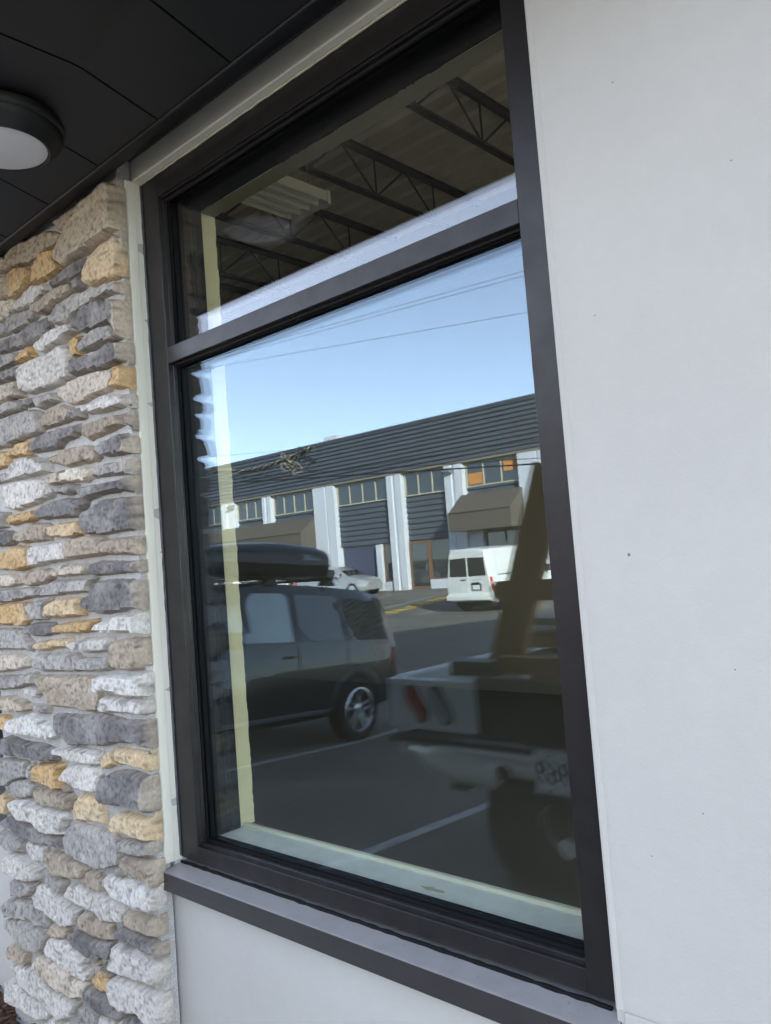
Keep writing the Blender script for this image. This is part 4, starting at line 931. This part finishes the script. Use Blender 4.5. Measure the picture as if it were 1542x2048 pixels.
# thing rotation: Rz(TH) @ Ry(PH)  (Euler XYZ applies X, then Y, then Z)
def ring(wl, wb, wr, zb, zm, zbelt, zr, crown=.03):
    return [(wl * .8, zb), (wl, zb + .10), (wl + .01, zm), (wb, zbelt), (wr + .02, zr - .10), (wr - .05, zr - .025), (wr * .55, zr), (0.001, zr + crown * .4)]
ST = [(-.84, ring(.80, .80, .66, .42, .60, 1.00, 1.30)), (-.80, ring(.86, .85, .68, .34, .60, 1.04, 1.55)), (-.70, ring(.885, .86, .69, .32, .62, 1.06, 1.66)), (-.30, ring(.90, .865, .70, .30, .65, 1.08, 1.72)), (.4, ring(.90, .87, .71, .28, .65, 1.10, 1.755)),
      (1.2, ring(.90, .87, .71, .28, .65, 1.10, 1.765)), (1.62, ring(.90, .865, .70, .28, .65, 1.10, 1.73)), (1.85, ring(.90, .86, .69, .28, .65, 1.11, 1.60)), (2.30, ring(.90, .86, .71, .28, .65, 1.08, 1.20)), (2.42, ring(.90, .85, .76, .28, .65, .98, 1.12)),
      (3.0, ring(.89, .82, .74, .28, .62, .92, 1.04)), (3.32, ring(.84, .78, .66, .30, .58, .84, .94)), (3.42, ring(.74, .70, .58, .36, .55, .74, .82))]
sh = Shell(ST); bm = BM(); sh.mesh(bm); obj('body', bm, MT['black'], suv, 32)
for sd_ in (-1, 1):
    for nm, poly in (('front_window', [(.98, 1.135), (1.78, 1.15), (1.90, 1.22), (1.66, 1.60), (1.50, 1.645), (1.02, 1.645), (.96, 1.60)]), ('rear_window', [(.42, 1.13), (.70, 1.13), (.86, 1.28), (.86, 1.60), (.82, 1.635), (.20, 1.62), (.17, 1.58), (.19, 1.14)]), ('quarter_window', [(-.66, 1.10), (.06, 1.12), (.04, 1.60), (-.55, 1.56)])):
        bm = BM(); sh.patch(bm, poly, sd_, .006); obj(nm, bm, MT['suvglass' if nm == 'front_window' else 'carglass'], suv)
    for poly in ([(.905, .50), (.917, .50), (.917, 1.70), (.905, 1.70)], [(.11, .55), (.122, .55), (.122, 1.66), (.11, 1.66)], [(1.96, .5), (1.972, .5), (1.972, 1.12), (1.96, 1.12)]):
        bm = BM(); sh.patch(bm, poly, sd_, .003, .006, .1); obj('shut_line', bm, MT['dark'], suv)
    bm = BM(); sh.patch(bm, [(.42, .36), (2.2, .36), (2.2, .405), (.42, .405)], sd_, .02, .03); obj('sill_highlight', bm, MT['trimsil'], suv)  # silver strip that paints the bright highlight along the sill
    bm = BM(); sh.patch(bm, [(-.80, .40), (-.42, .36), (-.42, .58), (-.80, .60)], sd_, .012, .02); obj('cladding', bm, MT['blackp'], suv)
    for xw in (0, 2.575):
        bm = BM(); arch(sh, bm, xw, .345, .385, .50, sd_); obj('wheel_arch', bm, MT['blackp'], suv, 40)
        bm = BM(); disc(sh, bm, xw, .345, .392, sd_); obj('wheel_well', bm, MT['dark'], suv)
        wheel(suv, xw, sd_ * .835, .345, .215, .238, sd_)
    bm = BM(); box(bm, (.98, sd_ * .885 - .012, .965), (1.14, sd_ * .885 + .025, .995), bev=.006); obj('handle', bm, MT['black'], suv)
    bm = BM(); box(bm, (1.86, min(sd_ * .88, sd_ * 1.08), 1.10), (1.98, max(sd_ * .88, sd_ * 1.08), 1.27), bev=.03, seg=2); obj('mirror', bm, MT['blackp'], suv, 40)
    bm = BM(); sh.patch(bm, [(-.825, .72), (-.70, .72), (-.72, 1.0), (-.815, 1.0)], sd_, .012, .03); obj('tail_lamp', bm, MT['redlens'], suv)
    bm = BM(); sh.patch(bm, [(3.1, .70), (3.38, .66), (3.38, .80), (3.1, .86)], sd_, .012, .03); obj('headlight', bm, MT['clearlens'], suv)
bm = BM(); box(bm, (-.92, -.82, .36), (-.80, .82, .56), bev=.03, seg=2); obj('bumper', bm, MT['blackp'], suv, 40)
bm = BM(); box(bm, (-.848, -.60, 1.08), (-.80, .60, 1.5), bev=.01); obj('rear_glass', bm, MT['carglass'], suv)
bm = BM(); a = [bm.verts.new(p) for p in ((1.80, -.60, 1.665), (1.80, .60, 1.665), (2.27, .68, 1.245), (2.27, -.68, 1.245))]; bm.faces.new(a); b = bmesh.ops.extrude_face_region(bm, geom=bm.faces[:]); bmesh.ops.translate(bm, vec=(-.02, 0, -.03), verts=[v for v in b['geom'] if isinstance(v, bmesh.types.BMVert)]); obj('windscreen', bm, MT['carglass'], suv)
for xb in (.18, 1.10):
    bm = BM(); box(bm, (xb - .03, -.72, 1.80), (xb + .03, .72, 1.83), bev=.008); obj('roof_bar', bm, MT['blackp'], suv)
    for sd_ in (-1, 1):
        bm = BM(); prism(bm, [(xb - .10, 1.74), (xb + .10, 1.74), (xb + .06, 1.80), (xb + .02, 1.845), (xb - .02, 1.845), (xb - .06, 1.80)], sd_ * .62 - .05, sd_ * .62 + .05, 'y'); obj('bar_foot', bm, MT['blackp'], suv)
bpy.context.view_layer.update()
SM = suv.matrix_world.copy()
# ---- roof box
bxp = SM @ Vector((1.15, -.20, 1.835))
rb = thing('roof_cargo_box', 'long dark roof box with pointed nose on the black suv', 'roof box', bxp, (0, PH, TH))
def boxring(x, hw, zl, zt, top):   # lid or base section
    pts = []
    if top: pts = [(hw, zl), (hw * .985, zl + (zt - zl) * .35), (hw * .93, zl + (zt - zl) * .62), (hw * .78, zl + (zt - zl) * .86), (hw * .5, zl + (zt - zl) * .97), (.001, zt)]
    else: pts = [(.001, zt), (hw * .75, zt), (hw * .90, zt + (zl - zt) * .14), (hw * .965, zt + (zl - zt) * .45), (hw, zl), (hw * .99, zl + .001)]
    return (x, pts)
LX = [(-1.16, .22, .27), (-1.14, .33, .315), (-1.06, .40, .35), (-.86, .42, .38), (-.4, .43, .395), (-.1, .43, .385), (.25, .42, .355), (.6, .39, .31), (.85, .34, .265), (1.02, .25, .225), (1.10, .12, .19)]
lid = Shell([boxring(x, w, .155, t, True) for x, w, t in LX]); bm = BM(); lid.mesh(bm); obj('lid', bm, MT['boxp'], rb, 34)
base = Shell([(x, [(p[0] * .985, p[1]) for p in boxring(x, w, .15, (.0 if -1.1 < x < .9 else .04 if x < 1.1 else .09), False)[1]]) for x, w, t in LX]); bm = BM(); base.mesh(bm); obj('base', bm, MT['boxp'], rb, 34)
bm = BM(); prev = None
for x, w, t in LX:
    row = [bm.verts.new((x, s * (w + o), z)) for s in (-1, 1) for o, z in ((-.01, .13), (.012, .135), (.012, .158), (-.01, .165))]
    if prev:
        for q in (0, 4):
            for k in range(3): bm.faces.new((prev[q + k], prev[q + k + 1], row[q + k + 1], row[q + k]))
    prev = row
obj('rim_lip', bm, MT['boxp'], rb)
for sd_ in (-1, 1):
    bm = BM(); lid.patch(bm, [(-1.05, .262), (-.3, .275), (.5, .245), (.9, .205), (.9, .212), (.5, .254), (-.3, .284), (-1.05, .271)], sd_, .004, .008); obj('crease', bm, MT['boxp'], rb)
    bm = BM(); base.patch(bm, [(-1.1, .075), (.7, .085), (.7, .092), (-1.1, .084)], sd_, .004, .008); obj('crease', bm, MT['boxp'], rb)
# raised silver script badge (a swash and a run of small loops)
bm = BM(); P = []
for t in np.linspace(0, 1, 90):
    x = -.60 - .30 * t; z = .205 + (.032 * math.sin(t * 60) + .012) * (1 - .55 * t) - .006 * t + (.03 if t < .06 else 0); P.append((x, -(lid.half(x, z) + .004), z))
tube(bm, P, .0055, 5)
P = [(x, -(lid.half(x, z) + .004), z) for x, z in ((-.55, .178), (-.58, .186), (-.61, .215), (-.625, .248), (-.64, .252), (-.66, .245), (-.69, .246))]; tube(bm, P, .0055, 5)
obj('badge', bm, MT['trimsil'], rb)

# ---- white panel van
def mk_van():
    T = thing('panel_van', 'white panel van with barn doors parked facing the far building', 'van', (-15.34, -18.99, gz(-19.0) - .005), (0, 0, R(-87.7)))
    def rg(wl, wb, wr, zb, zbelt, zr): return [(wl * .85, zb), (wl, zb + .12), (wl, zbelt - .35), (wb, zbelt), (wr + .05, zr - .16), (wr, zr - .05), (wr * .7, zr), (.001, zr + .02)]
    ST = [(0.0, rg(.86, .82, .66, .45, 1.05, 1.93)), (.05, rg(.88, .85, .70, .36, 1.08, 1.985)), (.3, rg(.90, .87, .73, .32, 1.10, 2.01)), (1.5, rg(.90, .87, .74, .30, 1.10, 2.03)), (2.7, rg(.90, .87, .74, .30, 1.10, 2.01)), (3.0, rg(.90, .86, .72, .30, 1.10, 1.93)), (3.62, rg(.89, .85, .76, .30, 1.02, 1.28)), (4.1, rg(.86, .80, .70, .30, .92, 1.08)), (4.38, rg(.76, .72, .62, .34, .76, .88))]
    s = Shell(ST); bm = BM(); s.mesh(bm); obj('body', bm, MT['white'], T, 34)
    for sg in (-1, 1):
        bm = BM()
        y0, y1 = (sg * .04, sg * .72); ya, yb = min(y0, y1), max(y0, y1)
        A = [(-.014, y0, 1.14), (-.014, y1, 1.15), (-.014, sg * .67, 1.70), (-.014, y0, 1.72)]
        a = [bm.verts.new(p) for p in A]; c = [bm.verts.new((p[0] + .05, p[1], p[2])) for p in A]
        bm.faces.new(a); bm.faces.new(c[::-1])
        for i in range(4): bm.faces.new((a[i], a[(i + 1) % 4], c[(i + 1) % 4], c[i]))
        dr = obj('rear_window', bm, MT['carglass'], T)
        bm = BM(); s.patch(bm, [(.02, .70), (.16, .70), (.13, 1.10), (.03, 1.10)], sg, .012, .03); tl = obj('tail_lamp', bm, MT['redlens'], T)
        bm = BM(); s.patch(bm, [(.03, .86), (.14, .86), (.135, .95), (.03, .95)], sg, .018, .02); obj('reverse_lens', bm, MT['clearlens'], tl)
        bm = BM()
        for xw in (.80, 3.48): arch(s, bm, xw, .325, .36, .43, sg, off=.006)
        obj('wheel_arch', bm, MT['white'], T, 40)
        for xw in (.80, 3.48):
            bm = BM(); disc(s, bm, xw, .325, .365, sg); obj('wheel_well', bm, MT['dark'], T)
            wheel(T, xw, sg * .80, .325, .20, .20, sg, 5, .10, 'metal')
        bm = BM()
        for poly in ([(.35, 1.83), (2.6, 1.86), (2.6, 1.87), (.35, 1.84)], [(.35, 1.24), (1.9, 1.25), (1.9, 1.26), (.35, 1.25)], [(.42, 1.24), (.43, 1.24), (.40, 1.8), (.39, 1.8)], [(1.35, 1.25), (1.36, 1.25), (1.30, 1.8), (1.29, 1.8)], [(1.45, .5), (1.46, .5), (1.46, 1.8), (1.45, 1.8)]): s.patch(bm, poly, sg, .003, .006)
        obj('body_crease', bm, mat('van_shadow_line', (.55, .55, .54), .5) if sg < 0 else bpy.data.materials['van_shadow_line'], T)
        bm = BM(); s.patch(bm, [(.42, 1.13), (1.45, 1.14), (1.45, 1.165), (.42, 1.155)], sg, .010, .02); obj('door_rail', bm, MT['blackp'], T)
        bm = BM(); s.patch(bm, [(2.3, 1.16), (3.2, 1.16), (2.95, 1.72), (2.35, 1.75)], sg, .006, .012); obj('side_window', bm, MT['carglass'], T)
        bm = BM(); box(bm, (2.95, min(sg * .86, sg * 1.08), 1.1), (3.06, max(sg * .86, sg * 1.08), 1.32), bev=.03); obj('mirror', bm, MT['blackp'], T)
    bm = BM(); box(bm, (-.016, -.006, .62), (.03, .006, 1.95)); box(bm, (-.014, -.80, .665), (.03, .80, .674)); box(bm, (-.015, .02, 1.045), (.02, .55, 1.058)); box(bm, (-.015, .08, .98), (.02, .10, 1.0)); obj('door_gap', bm, MT['truckgrey'], T)
    bm = BM(); box(bm, (-.075, -.87, .40), (.10, .87, .555), bev=.03, seg=2); box(bm, (-.045, -.80, .555), (.02, .80, .605), mat=1); obj('bumper', bm, [MT['white'], MT['truckgrey']], T, 40)
    bm = BM(); box(bm, (-.03, -.28, 1.02), (.0, -.10, 1.05), bev=.004); obj('handle', bm, MT['blackp'], T)
    bm = BM(); box(bm, (-.03, .16, .70), (0, .52, .90), bev=.004); hl = obj('plate_holder', bm, MT['blackp'], T)
    bm = BM(); box(bm, (-.034, .20, .725), (-.03, .48, .86)); obj('number_plate', bm, MT['plate'], hl)
    bm = BM(); box(bm, (-.05, .18, .90), (0, .46, .945), bev=.004); obj('plate_lamp', bm, MT['blackp'], T)
    bm = BM(); tube(bm, [(.1, -.5, .34), (.1, .5, .34)], .03, 8); tube(bm, [(.05, .0, .36), (.4, .0, .30)], .05, 8); box(bm, (.2, -.7, .2), (4.0, .7, .36)); obj('underbody', bm, MT['dark'], T)
mk_van()

# ---- saloon cars
def saloon(label, loc, th, paint, group=None):
    T = thing('saloon_car', label, 'car', loc, (0, 0, th), group)
    def rg(wl, wb, wr, zb, zbelt, zr): return [(wl * .85, zb), (wl, zb + .12), (wl + .01, .55), (wb, zbelt), (wr + .08, zbelt + (zr - zbelt) * .5), (wr + .01, zr - .05 * (zr > zbelt + .1)), (wr * .7, zr), (.001, zr + .012)]
    ST = [(-3.72, rg(.68, .66, .60, .40, .72, .78)), (-3.62, rg(.80, .76, .68, .28, .84, .95)), (-3.1, rg(.86, .80, .66, .24, .90, 1.02)), (-2.75, rg(.87, .82, .58, .22, .90, 1.12)), (-2.3, rg(.87, .82, .56, .22, .90, 1.36)), (-1.7, rg(.87, .83, .56, .22, .90, 1.44)), (-1.1, rg(.87, .83, .55, .22, .89, 1.40)), (-.75, rg(.87, .82, .57, .22, .88, 1.22)), (-.25, rg(.88, .80, .66, .22, .84, .96)), (.25, rg(.87, .76, .64, .22, .78, .90)), (.52, rg(.80, .70, .56, .24, .68, .80)), (.72, rg(.62, .56, .46, .30, .58, .66))]
    s = Shell(ST); bm = BM(); s.mesh(bm); obj('body', bm, MT[paint], T, 38)
    for sg in (-1, 1):
        bm = BM(); s.patch(bm, [(-1.72, .945), (-.72, .93), (-.50, .95), (-1.02, 1.30), (-1.25, 1.355), (-1.70, 1.375)], sg, .008); obj('front_window', bm, MT['carglass'], T)
        bm = BM(); s.patch(bm, [(-2.75, .96), (-1.80, .945), (-1.78, 1.375), (-2.2, 1.31)], sg, .008); obj('rear_window', bm, MT['carglass'], T)
        bm = BM(); s.patch(bm, [(-1.76, .35), (-1.748, .35), (-1.748, .93), (-1.76, .93)], sg, .003, .006); obj('shut_line', bm, MT['dark'], T)
        bm = BM(); s.patch(bm, [(-.62, .35), (-.608, .35), (-.60, .90), (-.612, .90)], sg, .003, .006); obj('shut_line', bm, MT['dark'], T)
        bm = BM(); box(bm, (-1.66, sg * .86 - .01, .80), (-1.48, sg * .86 + .03, .83), bev=.006); obj('handle', bm, MT[paint], T)
        bm = BM(); box(bm, (-.82, min(sg * .80, sg * 1.0), .92), (-.68, max(sg * .80, sg * 1.0), 1.06), bev=.03); obj('mirror', bm, MT[paint], T)
        bm = BM(); s.patch(bm, [(.36, .62), (.68, .54), (.68, .64), (.38, .74)], sg, .008, .03); obj('headlight', bm, MT['clearlens'], T)
        bm = BM(); s.patch(bm, [(-3.68, .68), (-3.35, .70), (-3.35, .86), (-3.68, .84)], sg, .008, .03); obj('tail_lamp', bm, MT['redlens'], T)
        for xw in (0, -2.72):
            bm = BM(); disc(s, bm, xw, .32, .355, sg); obj('wheel_well', bm, MT['dark'], T)
            wheel(T, xw, sg * .79, .32, .20, .215, sg, 5, .05)
    for A in ([(-.78, -.55, 1.235), (-.78, .55, 1.235), (-.30, .64, .995), (-.30, -.64, .995)], [(-2.35, .52, 1.345), (-2.35, -.52, 1.345), (-2.95, -.60, 1.08), (-2.95, .60, 1.08)]):
        bm = BM(); a = [bm.verts.new((p[0], p[1], p[2] + .012)) for p in A]; c = [bm.verts.new((p[0], p[1], p[2] - .02)) for p in A]; bm.faces.new(a); bm.faces.new(c[::-1])
        for i in range(4): bm.faces.new((a[i], a[(i + 1) % 4], c[(i + 1) % 4], c[i]))
        obj('windscreen', bm, MT['carglass'], T)
    return T
saloon('silver saloon parked along the far building beside the blue roll-up door', (-26.75, -25.95, gz(-25.9)), R(-8), 'silver')
saloon('white saloon parked far behind the roof box of the black suv', (-31.6, -23.6, gz(-23.6)), R(-4), 'cwhite')
saloon('red saloon parked farthest along the far building', (-33.8, -20.9, gz(-20.9)), R(-8), 'red')

# ---- old flat-bed pickup backed up to the wall (local x forward = away from the wall)
TX, TY = -1.75, -1.50
tz = gz(-3.0)
trk = thing('pickup_truck', 'weathered pickup truck backed up to the wall with timber frame on its bed', 'truck', (TX, TY, 0), (0, 0, R(-90)))
# in this local frame left (+y) is world +x
def tput(name, bm, m, parent=None, smooth=None): return obj(name, bm, MT[m] if isinstance(m, str) else m, parent or trk, smooth)
bm = BM(); rings = []
for i in range(33):   # chrome bumper with rounded-down corners
    t = -1 + 2 * i / 32; y = .92 * t; a = max(0, (abs(t) - .55) / .45); drop = .0; zt, zb = .955 - .02 * a ** 2, .788 + .13 * a ** 2.0
    if abs(t) < .36: zb = .85
    x = .13 * a ** 2.5
    rings.append([bm.verts.new(p) for p in ((x + .03, y, zt + .012), (x - .012, y, zt), (x - .035, y, zt - .035), (x - .03, y, (zt + zb) / 2), (x - .01, y, zb + .015), (x + .03, y, zb))])
for a, b in zip(rings, rings[1:]):
    for k in range(5): bm.faces.new((a[k], a[k + 1], b[k + 1], b[k]))
tput('bumper', bm, 'chrome', smooth=60)
bm = BM(); prism(bm, [(-.93, .955), (.93, .955), (.93, .985), (-.93, .985)], .0, .16, 'x'); bmesh.ops.translate(bm, vec=(-.0, 0, 0), verts=bm.verts); tput('bumper_step', bm, 'blackp')
bm = BM(); lathe(bm, [(0, .004), (.024, .004), (.030, .0), (.032, -.01)], 20, Matrix.Translation((-.036, -.27, .885)) @ Matrix.Rotation(R(-90), 4, 'Y')); tput('bumper_hole', bm, 'dark')
bm = BM(); box(bm, (.02, -.60, .762), (.14, -.50, .80), bev=.01); tput('bumper_bracket', bm, 'dark')
bm = BM(); box(bm, (-.052, -.10, .835), (-.045, .21, 1.005), bev=.003); pl = tput('number_plate', bm, 'plate')
bm = BM(); box(bm, (-.056, -.11, 1.004), (-.040, .22, 1.012)); box(bm, (-.056, -.11, .828), (-.040, .22, .835)); tput('plate_frame', bm, 'metal', pl)
bm = BM()
for y, z in ((-.02, .985), (-.02, .850), (.14, .985), (.14, .850)): lathe(bm, [(0, .003), (.006, .002), (.007, 0)], 10, Matrix.Translation((-.0525, y, z)) @ Matrix.Rotation(R(-90), 4, 'Y'))
tput('plate_screw', bm, 'dark', pl)
fc = bpy.data.curves.new('plate_digits', 'FONT'); fc.body = '4969'; fc.size = .112; fc.space_character = 1.02; fc.extrude = .0012
fo = bpy.data.objects.new('plate_digits_tmp', fc); SC.collection.objects.link(fo); bpy.context.view_layer.update()
me = bpy.data.meshes.new_from_object(fo.evaluated_get(bpy.context.evaluated_depsgraph_get())); SC.collection.objects.unlink(fo); bpy.data.objects.remove(fo)
xs_ = [v.co.x for v in me.vertices]; zs_ = [v.co.y for v in me.vertices]
for v in me.vertices:   # text x -> world -x = local -y ; text y -> z
    u = (v.co.x - min(xs_)) / (max(xs_) - min(xs_)); h = (v.co.y - min(zs_)) / (max(zs_) - min(zs_)); v.co = (-.0530 - v.co.z * .6, .120 - .205 * u, .874 + .088 * h)
me.materials.append(MT['ink']); do = bpy.data.objects.new('plate_digits', me); SC.collection.objects.link(do); do.parent = pl
for sg in (-1, 1):
    ya, yb = sorted((sg * .92, sg * .42))
    bm = BM(); box(bm, (.0, ya, 1.02), (.05, yb, 1.245), bev=.004); pn = tput('corner_panel', bm, 'truckgrey')
    for k, (m, c) in enumerate((('redlens', .745), ('clearlens', .60))):
        Mx = Matrix.Translation((-.004, sg * c, 1.135)) @ Matrix.Rotation(R(-90), 4, 'Y')
        bm = BM()
        def oval(r, L, n=28):
            out = []
            for i in range(n):
                a = 2 * math.pi * i / n; u, v = r * math.cos(a), r * math.sin(a) + (L if math.sin(a) > 0 else -L)
                q = R(-32 * sg); out.append((u * math.cos(q) - v * math.sin(q), u * math.sin(q) + v * math.cos(q)))
            return out
        rr_ = [(oval(.030, .052), .004), (oval(.028, .052), .012), (oval(.018, .044), .017)]
        vr = [[bm.verts.new((-d, sg * c + u, 1.135 + v)) for u, v in o] for o, d in rr_]
        for a, b in zip(vr, vr[1:]):
            for i in range(28): bm.faces.new((a[i], a[(i + 1) % 28], b[(i + 1) % 28], b[i]))
        bm.faces.new(vr[-1]); lo_ = tput('tail_lamp', bm, m, None, 40)
        bm = BM(); o1, o2 = oval(.043, .052), oval(.030, .052)
        A = [bm.verts.new((-.001, sg * c + u, 1.135 + v)) for u, v in o1]; B = [bm.verts.new((-.010, sg * c + u, 1.135 + v)) for u, v in o2]
        for i in range(28): bm.faces.new((A[i], A[(i + 1) % 28], B[(i + 1) % 28], B[i]))
        tput('lamp_rim', bm, 'blackp', lo_)
bm = BM(); box(bm, (.015, -.415, 1.0), (.055, .415, 1.262), bev=.006); box(bm, (.010, -.38, 1.10), (.014, .38, 1.108)); box(bm, (.010, -.38, 1.2), (.014, .38, 1.206)); tput('tailgate', bm, 'truckdark')
for sg in (-1, 1):
    ya, yb = sorted((sg * .93, sg * .86)); bm = BM(); box(bm, (.052, ya, .88), (2.0, yb, 1.25), bev=.01); tput('bed_side', bm, 'truckgrey')
    wheel(trk, 1.05, sg * .78, .39, .27, .21, sg, 6, .10, 'metal', center_z=.39 + tz)
    wheel(trk, 4.25, sg * .78, .39, .27, .21, sg, 6, .10, 'metal', center_z=.39 + gz(-5.75) - .02)
bm = BM(); box(bm, (.056, -.855, .94), (2.0, .855, .99)); box(bm, (.10, -.45, .62), (4.6, -.35, .78)); box(bm, (.10, .35, .62), (4.6, .45, .78)); tput('chassis', bm, 'dark')
bm = BM(); tube(bm, [(1.05, -.62, .40), (1.05, .62, .40)], .045, 12); lathe(bm, [(0, -.13), (.08, -.12), (.135, -.05), (.15, 0), (.135, .05), (.08, .12), (0, .13)], 20, Matrix.Translation((1.03, .04, .42))); tput('axle', bm, 'rust', None, 50)
bm = BM(); tube(bm, [(.02, .33, .60), (.25, .33, .58), (.9, .30, .55)], .034, 14); tube(bm, [(.02, -.02, .60), (.20, -.02, .60), (.8, -.02, .60)], .040, 14); tput('exhaust_pipe', bm, 'chrome', None, 50)
bm = BM(); box(bm, (.08, -.08, .70), (.4, .08, .78)); box(bm, (.02, -.35, .76), (.12, .35, .82)); tput('hitch', bm, 'dark')
bm = BM(); tube(bm, [(.08, -.02, .80), (.06, -.10, .76), (.07, -.17, .70), (.10, -.19, .64)], .006, 6); tput('trailer_wire', bm, 'metal')
CT = Shell([(2.10, [(.80, .70), (.92, .80), (.93, 1.2), (.90, 1.32), (.80, 1.70), (.72, 1.83), (.5, 1.87), (.001, 1.88)]), (2.9, [(.80, .70), (.92, .80), (.93, 1.2), (.90, 1.32), (.80, 1.70), (.72, 1.84), (.5, 1.88), (.001, 1.89)]), (3.2, [(.80, .60), (.92, .75), (.93, 1.2), (.90, 1.30), (.80, 1.62), (.72, 1.76), (.5, 1.80), (.001, 1.81)]), (3.75, [(.80, .55), (.92, .7), (.93, 1.1), (.90, 1.22), (.86, 1.26), (.75, 1.29), (.5, 1.31), (.001, 1.32)]), (5.0, [(.80, .55), (.90, .65), (.92, .95), (.88, 1.08), (.82, 1.14), (.72, 1.16), (.5, 1.18), (.001, 1.19)]), (5.1, [(.7, .6), (.86, .65), (.86, .9), (.84, 1.0), (.8, 1.04), (.7, 1.06), (.5, 1.07), (.001, 1.08)])])
bm = BM(); CT.mesh(bm); tput('cab', bm, 'truckdark', None, 34)
bm = BM(); box(bm, (2.085, -.62, 1.38), (2.12, .62, 1.74), bev=.01); tput('rear_window', bm, mat('pale_green_glass', (.16, .22, .18), .03, spec=1.0, coat=1.0))
for sg in (-1, 1):
    bm = BM(); CT.patch(bm, [(2.35, 1.36), (3.45, 1.34), (3.1, 1.68), (2.35, 1.74)], sg, .006, .012); tput('side_window', bm, 'carglass')
    bm = BM(); CT.patch(bm, [(4.95, .78), (5.06, .78), (5.06, .95), (4.95, .95)], sg, .006, .03); tput('headlight', bm, 'clearlens')

# ---- timber frame and loose boards on the truck bed
def beam(bm, a, b, w, d, wv=None):
    a, b = Vector(a), Vector(b); ax = (b - a).normalized(); wv = (wv or Vector((1, 0, 0))); wv = (wv - ax * wv.dot(ax)).normalized(); dv = ax.cross(wv)
    M_ = Matrix((wv, dv, ax)).transposed().to_4x4(); M_.translation = a
    box(bm, (-w / 2, -d / 2, 0), (w / 2, d / 2, (b - a).length), bev=.004, M=M_)
rk = thing('timber_trestle', 'brown timber trestle of leaning posts over the pickup bed', 'trestle', (-1.75, -1.75, 1.26))
ro = Vector((-1.75, -1.75, 1.26))
def rput(nm, bm, m='wood'): bmesh.ops.translate(bm, vec=-ro, verts=bm.verts); return obj(nm, bm, MT[m], rk)
bm = BM(); beam(bm, (-2.165, -1.76, 1.27), (-1.835, -1.76, 2.16), .165, .045); rput('leaning_post', bm)
bm = BM(); beam(bm, (-1.33, -1.76, 1.27), (-1.66, -1.76, 2.16), .165, .045); rput('leaning_post', bm)
bm = BM(); prism(bm, [(-2.135, 1.578), (-2.165, 1.60), (-2.168, 1.64), (-2.145, 1.668), (-1.36, 1.668), (-1.335, 1.64), (-1.335, 1.60), (-1.36, 1.578)], -1.735, -1.700, 'y'); rput('cross_beam', bm)
bm = BM(); box(bm, (-2.125, -1.700, 1.262), (-1.33, -1.655, 1.338), bev=.004); rput('bottom_rail', bm)
for sg, lb in ((0, 'grey timber board on top of the stack in the pickup bed'), (1, 'brown timber board under the topmost grey one in the pickup bed'), (2, 'lowest timber board of the stack in the pickup bed')):
    z = (1.405, 1.285, 1.21)[sg]; hgt = (.038, .075, .05)[sg]; dy = (0, -.03, 0)[sg]
    bm = BM(); box(bm, (-2.46 + .03 * sg, -2.62 + dy, z), (-1.05, -2.30 + dy, z + hgt), bev=.004); tag(obj('timber_board', bm, MT['lumber' if sg != 1 else 'wood']), lb, 'board', 'boards stacked in the pickup bed')
bm = BM(); box(bm, (-2.42, -2.56, .992), (-2.30, -2.36, 1.208)); box(bm, (-1.25, -2.56, .992), (-1.13, -2.36, 1.208)); tag(obj('timber_block', bm, MT['wood']), 'pair of timber blocks under the stacked boards in the pickup bed', 'block')
bm = BM(); box(bm, (-2.36, -1.72, 1.252), (-2.13, -1.60, 1.318), bev=.003); tag(obj('dark_timber_offcut', bm, MT['truckdark']), 'short dark offcut lying on the pickup corner above the tail lamps', 'offcut')
